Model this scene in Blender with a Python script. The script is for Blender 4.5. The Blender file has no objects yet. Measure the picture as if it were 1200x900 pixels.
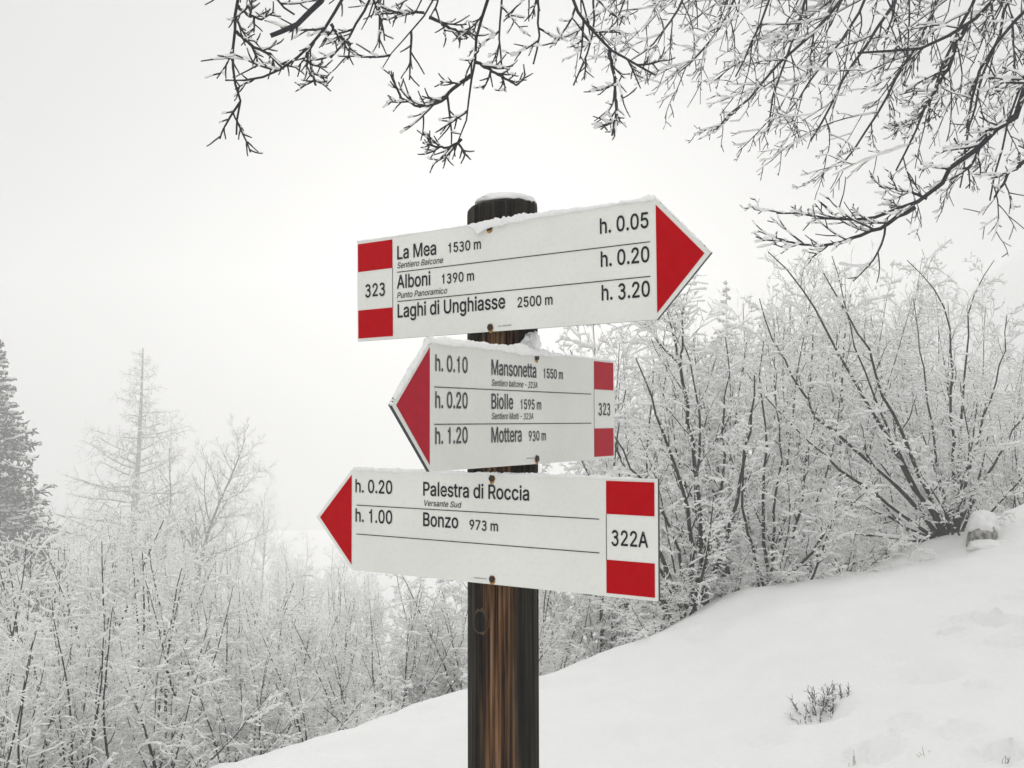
import bpy, math, random
import numpy as np
from mathutils import Vector, Matrix

scene = bpy.context.scene
COL = scene.collection
R = math.radians

# ------------------------------------------------------------------ camera
CAM_PITCH, CAM_ROLL, FOCAL = 0.031, -0.0024, 1300.0        # focal length in photograph pixels (1200 wide)
cam_data = bpy.data.cameras.new("camera")
cam_data.sensor_width = 36.0
cam_data.lens = 36.0 * FOCAL / 1200.0
cam_data.clip_start = 0.05
cam_data.clip_end = 2000.0
cam = bpy.data.objects.new("camera", cam_data)
COL.objects.link(cam)
cam.rotation_euler = (math.pi / 2 + CAM_PITCH, 0.0, 0.0)
cam.rotation_euler = (Matrix.Rotation(math.pi / 2 + CAM_PITCH, 4, 'X') @ Matrix.Rotation(CAM_ROLL, 4, 'Z')).to_euler()
scene.camera = cam

# ------------------------------------------------------------------ sky and sun
SUN_EL, SUN_AZ = R(11.0), R(-1.0)          # a veiled low sun behind the fog, straight ahead
world = bpy.data.worlds.new("World")
scene.world = world
world.use_nodes = True
wn, wl = world.node_tree.nodes, world.node_tree.links
wn.clear()
w_out = wn.new("ShaderNodeOutputWorld")
sky = wn.new("ShaderNodeTexSky")
sky.sky_type = 'NISHITA'
sky.sun_disc = False
sky.sun_elevation = SUN_EL
sky.sun_rotation = SUN_AZ
sky.air_density = 1.0
sky.dust_density = 4.0
hs = wn.new("ShaderNodeHueSaturation")
hs.inputs["Saturation"].default_value = 0.12
wl.new(sky.outputs[0], hs.inputs["Color"])
# an even white cloud layer veils most of that sky
veil = wn.new("ShaderNodeMix")
veil.data_type = 'RGBA'
veil.inputs[0].default_value = 0.98
wl.new(hs.outputs[0], veil.inputs[6])
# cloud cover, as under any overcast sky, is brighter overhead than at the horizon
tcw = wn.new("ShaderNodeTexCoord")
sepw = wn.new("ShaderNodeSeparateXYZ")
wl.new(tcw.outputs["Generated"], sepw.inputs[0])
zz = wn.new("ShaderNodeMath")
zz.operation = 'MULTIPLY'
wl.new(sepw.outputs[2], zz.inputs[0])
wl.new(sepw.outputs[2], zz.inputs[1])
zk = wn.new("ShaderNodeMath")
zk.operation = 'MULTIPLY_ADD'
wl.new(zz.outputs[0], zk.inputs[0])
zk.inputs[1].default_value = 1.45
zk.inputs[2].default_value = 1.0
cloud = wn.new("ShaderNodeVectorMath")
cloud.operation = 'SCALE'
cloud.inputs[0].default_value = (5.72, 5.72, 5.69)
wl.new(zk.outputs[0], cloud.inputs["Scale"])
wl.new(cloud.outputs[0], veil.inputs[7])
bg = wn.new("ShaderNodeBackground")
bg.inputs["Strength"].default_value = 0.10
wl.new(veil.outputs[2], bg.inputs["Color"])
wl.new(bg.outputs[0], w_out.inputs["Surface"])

sun_data = bpy.data.lights.new("sun", 'SUN')
sun_data.energy = 0.65
sun_data.angle = R(15.0)
sun_data.color = (1.0, 0.98, 0.95)
sun = bpy.data.objects.new("sun", sun_data)
COL.objects.link(sun)
sd = Vector((math.sin(SUN_AZ) * math.cos(SUN_EL), math.cos(SUN_AZ) * math.cos(SUN_EL), math.sin(SUN_EL)))
sun.rotation_euler = sd.to_track_quat('Z', 'Y').to_euler()

scene.render.engine = 'CYCLES'
vs = scene.view_settings
vs.view_transform = 'Standard'
vs.look = 'None'
vs.gamma = 1.0
vs.use_curve_mapping = False
vs.exposure = 0.0
cy = scene.cycles
cy.max_bounces = 10
cy.diffuse_bounces = 8
cy.glossy_bounces = 2
cy.transmission_bounces = 2
cy.volume_bounces = 6
cy.transparent_max_bounces = 4
cy.use_denoising = True
scene.render.resolution_x, scene.render.resolution_y = 1024, 768

HAZE_DENSITY = 0.012


# ------------------------------------------------------------------ helpers: camera geometry
def ray(px, py):
    """direction through a pixel of the 1200 x 900 photograph, y component near 1"""
    x, u = (px - 600) / FOCAL, (450 - py) / FOCAL
    cr, sr = math.cos(CAM_ROLL), math.sin(CAM_ROLL)
    x, u = x * cr - u * sr, x * sr + u * cr
    c, s = math.cos(CAM_PITCH), math.sin(CAM_PITCH)
    return np.array([x, c - u * s, s + u * c])


def at(px, py, depth):
    d = ray(px, py)
    return d * (depth / d[1])


# ------------------------------------------------------------------ helpers: objects
def tag(o, label=None, cat=None, group=None, kind=None):
    if label: o["label"] = label
    if cat: o["category"] = cat
    if group: o["group"] = group
    if kind: o["kind"] = kind
    return o


def empty(name, loc=(0, 0, 0), rz=0.0):
    o = bpy.data.objects.new(name, None)
    o.empty_display_size = 0.1
    COL.objects.link(o)
    o.location = loc
    o.rotation_euler = (0, 0, rz)
    return o


def link_mesh(name, me, mat, parent=None):
    if mat is not None and not me.materials:
        me.materials.append(mat)
    o = bpy.data.objects.new(name, me)
    COL.objects.link(o)
    if parent is not None:
        o.parent = parent
    return o


def np_mesh(name, V, F, smooth=True):
    """V (n,3); F list of int arrays, each (m,k)"""
    me = bpy.data.meshes.new(name)
    V = np.asarray(V, dtype=np.float32)
    me.vertices.add(len(V))
    me.vertices.foreach_set("co", V.ravel())
    F = [np.asarray(f, dtype=np.int32) for f in F if len(f)]
    loops = np.concatenate([f.ravel() for f in F])
    sizes = np.concatenate([np.full(len(f), f.shape[1], dtype=np.int32) for f in F])
    starts = np.concatenate([[0], np.cumsum(sizes)[:-1]]).astype(np.int32)
    me.loops.add(len(loops))
    me.loops.foreach_set("vertex_index", loops)
    me.polygons.add(len(sizes))
    me.polygons.foreach_set("loop_start", starts)
    me.polygons.foreach_set("loop_total", sizes)
    me.polygons.foreach_set("use_smooth", np.full(len(sizes), smooth))
    me.update(calc_edges=True)
    me.validate()
    return me


def copy_tree(o, parent=None):
    c = o.copy()
    COL.objects.link(c)
    c.parent = parent
    for ch in o.children:
        copy_tree(ch, c)
    return c


# ------------------------------------------------------------------ materials
def new_mat(name):
    m = bpy.data.materials.new(name)
    m.use_nodes = True
    nt = m.node_tree
    b = nt.nodes["Principled BSDF"]
    return m, nt, b


def ramp(nt, fac, stops):
    r = nt.nodes.new("ShaderNodeValToRGB")
    el = r.color_ramp.elements
    while len(el) < len(stops):
        el.new(0.5)
    for e, (p, c) in zip(el, stops):
        e.position = p
        e.color = c if len(c) == 4 else (*c, 1)
    nt.links.new(fac, r.inputs[0])
    return r.outputs[0]


def noise(nt, scale, detail=4, rough=0.55, coord="Object", stretch=None):
    tc = nt.nodes.new("ShaderNodeTexCoord")
    n = nt.nodes.new("ShaderNodeTexNoise")
    n.inputs["Scale"].default_value = scale
    n.inputs["Detail"].default_value = detail
    n.inputs["Roughness"].default_value = rough
    if stretch:
        mp = nt.nodes.new("ShaderNodeMapping")
        mp.inputs["Scale"].default_value = stretch
        nt.links.new(tc.outputs[coord], mp.inputs[0])
        nt.links.new(mp.outputs[0], n.inputs["Vector"])
    else:
        nt.links.new(tc.outputs[coord], n.inputs["Vector"])
    return n.outputs["Fac"]


def bump(nt, b, height, strength, dist):
    bn = nt.nodes.new("ShaderNodeBump")
    bn.inputs["Strength"].default_value = strength
    bn.inputs["Distance"].default_value = dist
    nt.links.new(height, bn.inputs["Height"])
    nt.links.new(bn.outputs[0], b.inputs["Normal"])


def mat_snow(name, col, s1, bump_d, rough=0.75):
    m, nt, b = new_mat(name)
    nt.links.new(ramp(nt, noise(nt, s1, 5), [(0.3, tuple(c * 0.965 for c in col)), (0.7, col)]), b.inputs["Base Color"])
    b.inputs["Roughness"].default_value = rough
    b.inputs["Specular IOR Level"].default_value = 0.25
    if bump_d:
        bump(nt, b, noise(nt, s1 * 6, 6, 0.65), 0.5, bump_d)
    return m


def mat_bark(name, c0, c1, scale):
    m, nt, b = new_mat(name)
    nt.links.new(ramp(nt, noise(nt, scale, 5), [(0.35, c0), (0.7, c1)]), b.inputs["Base Color"])
    b.inputs["Roughness"].default_value = 0.9
    b.inputs["Specular IOR Level"].default_value = 0.15
    return m


def mat_plain(name, col, rough, var=0.06, scale=40.0, spec=0.4):
    m, nt, b = new_mat(name)
    nt.links.new(ramp(nt, noise(nt, scale, 5), [(0.3, tuple(c * (1 - var) for c in col)), (0.7, tuple(min(1, c * (1 + var)) for c in col))]),
                 b.inputs["Base Color"])
    b.inputs["Roughness"].default_value = rough
    b.inputs["Specular IOR Level"].default_value = spec
    return m


M_SNOW_GROUND = mat_snow("snow_ground", (0.89, 0.89, 0.88), 4.0, 0.02)
M_SNOW_TWIG = mat_snow("snow_on_twigs", (0.94, 0.94, 0.93), 9.0, 0.0)
M_SNOW_SIGN = mat_snow("snow_on_sign", (0.89, 0.89, 0.88), 60.0, 0.0015)
M_BARK_SHRUB = mat_bark("shrub_bark", (0.010, 0.009, 0.007), (0.034, 0.029, 0.023), 30)
M_BARK_TREE = mat_bark("beech_bark", (0.008, 0.009, 0.013), (0.026, 0.027, 0.034), 25)
M_NEEDLE = mat_bark("spruce_needles", (0.012, 0.020, 0.014), (0.030, 0.045, 0.030), 8)
M_STUMP = mat_bark("stump_wood", (0.10, 0.095, 0.09), (0.50, 0.49, 0.47), 26)
M_RED = mat_plain("red_paint", (0.49, 0.0015, 0.007), 0.5, 0.06, 70, 0.02)
M_INK = mat_plain("black_print", (0.022, 0.024, 0.028), 0.6, 0.1, 60, 0.1)
M_FAINT = mat_plain("grey_print", (0.28, 0.28, 0.28), 0.5, 0.1, 60)
M_EDGE = mat_plain("dark_sheet_edge", (0.03, 0.036, 0.045), 0.5, 0.15, 60)
M_SCREW = mat_plain("dark_screw", (0.02, 0.016, 0.013), 0.5, 0.2, 300)
M_RUST = mat_plain("rust", (0.42, 0.21, 0.05), 0.8, 0.3, 300)
M_STRAW = mat_bark("dry_grass", (0.10, 0.085, 0.06), (0.20, 0.17, 0.12), 30)


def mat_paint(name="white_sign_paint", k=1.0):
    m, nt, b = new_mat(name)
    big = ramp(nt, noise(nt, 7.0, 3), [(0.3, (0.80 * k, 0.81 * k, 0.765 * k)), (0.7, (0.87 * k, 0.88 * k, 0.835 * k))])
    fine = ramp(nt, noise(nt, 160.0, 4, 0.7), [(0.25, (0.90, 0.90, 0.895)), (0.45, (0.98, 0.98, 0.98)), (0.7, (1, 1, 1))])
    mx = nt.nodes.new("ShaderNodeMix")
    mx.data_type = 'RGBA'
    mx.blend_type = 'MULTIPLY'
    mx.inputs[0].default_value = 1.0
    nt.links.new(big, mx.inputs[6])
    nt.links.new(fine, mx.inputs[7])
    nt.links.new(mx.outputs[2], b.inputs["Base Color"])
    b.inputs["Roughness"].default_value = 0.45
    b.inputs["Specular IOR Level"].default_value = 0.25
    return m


M_PAINT = mat_paint()
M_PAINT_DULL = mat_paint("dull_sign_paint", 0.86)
M_INK_GREY = mat_plain("dark_grey_print", (0.075, 0.078, 0.082), 0.6, 0.15, 60, 0.1)  # greyer than the other signs' ink, for the middle sign's lettering and lines


def mat_post():
    """weathered larch: near-black tarry flanks and a bare orange-brown streak down the front"""
    m, nt, b = new_mat("weathered_post_wood")
    N, L = nt.nodes, nt.links
    tc = N.new("ShaderNodeTexCoord")
    sep = N.new("ShaderNodeSeparateXYZ")
    L.new(tc.outputs["Object"], sep.inputs[0])
    wob = noise(nt, 1.0, 3, 0.5, stretch=(10, 10, 4.5))
    streak = noise(nt, 1.0, 5, 0.6, stretch=(210, 210, 4.0))
    coarse = noise(nt, 1.0, 3, 0.5, stretch=(60, 60, 2.2))

    def math_(op, a, bv=None, clamp=False):
        n = N.new("ShaderNodeMath")
        n.operation = op
        n.use_clamp = clamp
        for i, v in enumerate((a, bv)):
            if v is None: continue
            if isinstance(v, (int, float)): n.inputs[i].default_value = v
            else: L.new(v, n.inputs[i])
        return n.outputs[0]
    xw = math_('ADD', sep.outputs[0], math_('MULTIPLY', math_('SUBTRACT', wob, 0.5), 0.03))
    d = math_('ABSOLUTE', math_('ADD', xw, 0.0035))
    band = math_('SUBTRACT', 1.0, math_('DIVIDE', math_('SUBTRACT', d, 0.011), 0.016), True)
    front = math_('MULTIPLY', math_('MULTIPLY', sep.outputs[1], -40.0), math_('MULTIPLY', math_('SUBTRACT', PZ1 - GZ - 0.03, sep.outputs[2]), 14.0, True), True)
    mask = math_('MULTIPLY', math_('MULTIPLY', band, front), math_('ADD', math_('MULTIPLY', coarse, 1.1), 0.25, True), True)
    brown = ramp(nt, streak, [(0.38, (0.010, 0.005, 0.004)), (0.45, (0.075, 0.035, 0.015)), (0.53, (0.175, 0.082, 0.030)), (0.63, (0.34, 0.20, 0.11))])
    dark = ramp(nt, streak, [(0.38, (0.0025, 0.0025, 0.002)), (0.50, (0.013, 0.011, 0.008)), (0.59, (0.030, 0.024, 0.016)), (0.72, (0.075, 0.062, 0.043))])
    mx = N.new("ShaderNodeMix")
    mx.data_type = 'RGBA'
    L.new(mask, mx.inputs[0])
    L.new(dark, mx.inputs[6])
    L.new(brown, mx.inputs[7])
    L.new(mx.outputs[2], b.inputs["Base Color"])
    b.inputs["Roughness"].default_value = 0.7
    b.inputs["Specular IOR Level"].default_value = 0.15
    bump(nt, b, streak, 0.8, 0.003)
    return m


M_KNOT_RIM = mat_plain("knot_rim_wood", (0.085, 0.055, 0.032), 0.75, 0.4, 150)
M_KNOT = mat_plain("dark_knot_wood", (0.005, 0.004, 0.004), 0.8, 0.3, 120)


# ------------------------------------------------------------------ terrain
rng0 = np.random.default_rng(5)


def vnoise(x, y, seed):
    """smooth value noise on a unit lattice, result about -1..1"""
    def h(i, j):
        v = np.sin(i * 127.1 + j * 311.7 + seed * 74.7) * 43758.5453
        return v - np.floor(v)
    xi, yi = np.floor(x), np.floor(y)
    fx, fy = x - xi, y - yi
    fx, fy = fx * fx * (3 - 2 * fx), fy * fy * (3 - 2 * fy)
    a = h(xi, yi) * (1 - fx) + h(xi + 1, yi) * fx
    b = h(xi, yi + 1) * (1 - fx) + h(xi + 1, yi + 1) * fx
    return (a * (1 - fy) + b * fy) * 2 - 1


CX = np.array([-60, -8, -3.2, -2.2, -1.6, -1.17, -0.83, -0.27, 0.2, 0.76, 1.12, 1.46, 1.78, 2.46, 3.4, 4.15, 6.0, 9.0, 14.0, 60.0])
CYY = np.array([-190, -18, -1.5, 2.2, 4.05, 4.9, 5.4, 6.3, 6.65, 7.0, 7.3, 7.6, 7.7, 8.0, 8.5, 9.0, 10.0, 11.5, 13.0, 20.0])
CZ = np.array([-1.5, -1.5, -1.5, -1.5, -1.5, -1.5, -1.5, -1.49, -1.46, -1.38, -1.30, -1.18, -1.13, -1.05, -0.90, -0.70, -0.25, 0.4, 1.2, 2.5])
DIMPLES = []        # (x, y, radius, depth) footprints in the snow, filled below


def height(x, y, fine=True):
    x, y = np.asarray(x, float), np.asarray(y, float)
    base = np.interp(x, CX, CZ)
    yc = np.interp(x, CX, CYY)
    slope = (np.interp(x + 0.4, CX, CYY) - np.interp(x - 0.4, CX, CYY)) / 0.8
    s = (y - yc) / np.sqrt(1 + slope ** 2)
    t = np.clip(s + 0.25, 0, None)
    drop = 0.62 * (np.sqrt(t * t + 0.16) - 0.4)
    drop = np.where(t > 6, 0.62 * 5.6 + (t - 6) * 0.24, drop)
    drop = np.where(t > 40, 0.62 * 5.6 + 34 * 0.24 + (t - 40) * 0.05, drop)
    right = 1 / (1 + np.exp(-(x - 2.5) * 0.9))
    drop = drop * (1 - 0.45 * right)
    q = np.clip(x - 4 - 0.10 * (y - 12), 0, None)
    far = np.clip((y - 11) / 25, 0, 1)
    hill = far * far * (3 - 2 * far) * 17.0 * np.tanh(q / 20.0)
    z = base - drop + hill
    z = z + 0.040 * vnoise(x * 0.9, y * 0.9, 1) + 0.028 * vnoise(x * 2.3, y * 2.3, 2)
    if fine:
        z = z + 0.014 * vnoise(x * 4.3, y * 4.3, 3) + 0.009 * vnoise(x * 9, y * 6, 8) + 0.0045 * vnoise(x * 17, y * 13, 4)
    far2 = np.clip((np.hypot(x, y) - 12) / 20, 0, 1)
    z = z + far2 * 0.5 * vnoise(x * 0.12, y * 0.12, 6)
    z = z + 0.10 * np.exp(-((x - 3.42) ** 2 + (y - 8.05) ** 2) / 0.10)       # drift round the stump
    for (dx, dy, rr, dd) in DIMPLES:
        e = ((x - dx) / rr) ** 2 + ((y - dy) / (rr * 1.25)) ** 2
        z = z - dd * np.exp(-e * e * 1.2) + dd * 0.25 * np.exp(-((np.sqrt(e) - 1.5) ** 2) * 6)
    return z


def ground_hit(px, py):
    d = ray(px, py)
    lo = np.linspace(0.8, 60, 6000)
    P = d[None] / d[1] * lo[:, None]
    below = P[:, 2] < height(P[:, 0], P[:, 1], False)
    i = int(np.argmax(below))
    return P[i]


def crest(px):
    """the point of the snow edge seen against the thicket in a picture column"""
    d = ray(px, 640)
    t = np.linspace(4.0, 10.5, 400)
    x = d[0] / d[1] * t
    z = height(x, t, False)
    i = int(np.argmax(z / t))
    return np.array([x[i], t[i], z[i]])


for px, py, rr, dd in ((1136, 729, .075, .05), (1164, 731, .07, .05), (1186, 728, .07, .05), (1183, 757, .09, .05), (1091, 793, .10, .03),
                       (1027, 880, .07, .03), (1178, 886, .06, .05), (1150, 806, .05, .02), (660, 800, .16, .03), (830, 742, .12, .02), (1005, 889, .05, .03), (1112, 742, .05, .03), (1195, 700, .07, .04), (962, 838, .11, .03), (1060, 850, .05, .02), (905, 868, .06, .018), (1125, 862, .05, .025), (760, 862, .12, .02), (1040, 770, .09, .02), (940, 720, .10, .02)):
    g = ground_hit(px, py)
    dd = dd * 2.0
    DIMPLES.append((g[0], g[1], rr, dd))


def build_ground():
    def axis(a, b, n, lo, hi, k):
        mid = np.linspace(a, b, n)
        st = (b - a) / (n - 1)
        u = np.linspace(0, 1, k + 1)[1:]
        gl = a - st * k * u - (a - lo - st * k) * u ** 3
        gr = b + st * k * u + (hi - b - st * k) * u ** 3
        return np.concatenate([gl[::-1], mid, gr])
    xs = axis(-3, 6, 225, -145, 145, 40)
    ys = axis(1.5, 10.5, 225, -100, 145, 40)
    X, Y = np.meshgrid(xs, ys)
    Z = height(X, Y)
    n, m = X.shape
    V = np.stack([X.ravel(), Y.ravel(), Z.ravel()], 1)
    idx = np.arange(n * m).reshape(n, m)
    F = np.stack([idx[:-1, :-1].ravel(), idx[:-1, 1:].ravel(), idx[1:, 1:].ravel(), idx[1:, :-1].ravel()], 1)
    o = link_mesh("snow_ground", np_mesh("snow_ground", V, [F]), M_SNOW_GROUND)
    tag(o, "smooth white snow covering the hillside from the post to the misty valley", "ground", kind="structure")
    return o, Z.min(), Z.max()


GROUND, ZMIN, ZMAX = build_ground()

# ------------------------------------------------------------------ the sign post
PC = np.array([-0.0136, 1.571])
POST_R = 0.0500
GZ = float(height(PC[0], PC[1]))
PZ0, PZ1 = GZ - 0.25, 0.304


M_POST = mat_post()


def build_post():
    root = empty("sign_post", (PC[0], PC[1], float(height(PC[0], PC[1]))))
    tag(root, "weathered round wooden post with orange-brown streak carrying the three trail signs", "post")
    z0 = root.location.z
    k, rows = 120, 46
    a = np.linspace(0, 2 * np.pi, k, endpoint=False)
    rng = np.random.default_rng(3)
    prof = POST_R * (1 + 0.008 * np.sin(3 * a + 1) + 0.010 * np.sin(2 * a))
    for c in (2.1, 3.3, 3.95, 4.15, 4.62, 5.05, 5.5, 5.75, 6.1, 0.6, 1.4):      # drying cracks
        d = np.angle(np.exp(1j * (a - c)))
        prof = prof - 0.0040 * rng.uniform(0.4, 1.2) * np.exp(-(d / 0.045) ** 2)
    V, F = [], []
    zs = list(np.linspace(PZ0, PZ1 - 0.010, rows)) + [PZ1 - 0.004, PZ1]
    for i, z in enumerate(zs):
        f = 1.0 if i < rows else (0.985 if i == rows else 0.90)
        tw = 0.05 * math.sin(z * 2.0)
        x = prof * f * np.cos(a + tw)
        y = prof * f * np.sin(a + tw)
        tilt = 0.006 * x / POST_R if i >= rows - 1 else 0
        V.append(np.stack([x, y, np.full(k, z - z0) + tilt], 1))
    V = np.concatenate(V)
    n = len(zs)
    idx = np.arange(n * k).reshape(n, k)
    nx = np.roll(idx, -1, 1)
    F = np.stack([idx[:-1].ravel(), nx[:-1].ravel(), nx[1:].ravel(), idx[1:].ravel()], 1)
    V = np.concatenate([V, [[0, 0, PZ1 - z0 + 0.002]]])
    cap = np.stack([idx[-1], nx[-1], np.full(k, n * k)], 1)
    link_mesh("shaft", np_mesh("post_shaft", V, [F, cap]), M_POST, root)
    # knot: a dark boss with a raised rim, front left
    kp = at(563.5, 729, PC[1] - 0.04)
    ang = math.atan2(-math.sqrt(max(1e-6, POST_R ** 2 - (kp[0] - PC[0]) ** 2)), kp[0] - PC[0])
    nrm = np.array([math.cos(ang), math.sin(ang), 0])
    tan = np.array([-math.sin(ang), math.cos(ang), 0])
    V, F = [], []
    seg = 28
    for (rr, off) in ((0.0175, -0.003), (0.0150, 0.0002), (0.0125, 0.0010), (0.0105, -0.0012), (0.0060, -0.0006), (0.0005, -0.0004)):
        for j in range(seg):
            t = j * 2 * math.pi / seg
            e = 1 + 0.05 * math.sin(3 * t + rr * 200)
            du, dv = rr * math.cos(t) * e, rr * 1.15 * math.sin(t) * e
            rad = math.sqrt(max(1e-9, POST_R ** 2 - du * du)) + off
            p = nrm * rad + tan * du
            V.append((p[0], p[1], kp[2] - z0 + dv))
    for r_ in range(5):
        for j in range(seg):
            F.append((r_ * seg + j, r_ * seg + (j + 1) % seg, (r_ + 1) * seg + (j + 1) % seg, (r_ + 1) * seg + j))
    km = np_mesh("post_knot", V, [np.array(F)])
    km.materials.append(M_KNOT_RIM)
    km.materials.append(M_KNOT)
    for i, p in enumerate(km.polygons):
        p.material_index = 0 if i < 2 * seg else 1
    link_mesh("knot", km, None, root)
    return root


build_post()

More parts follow.
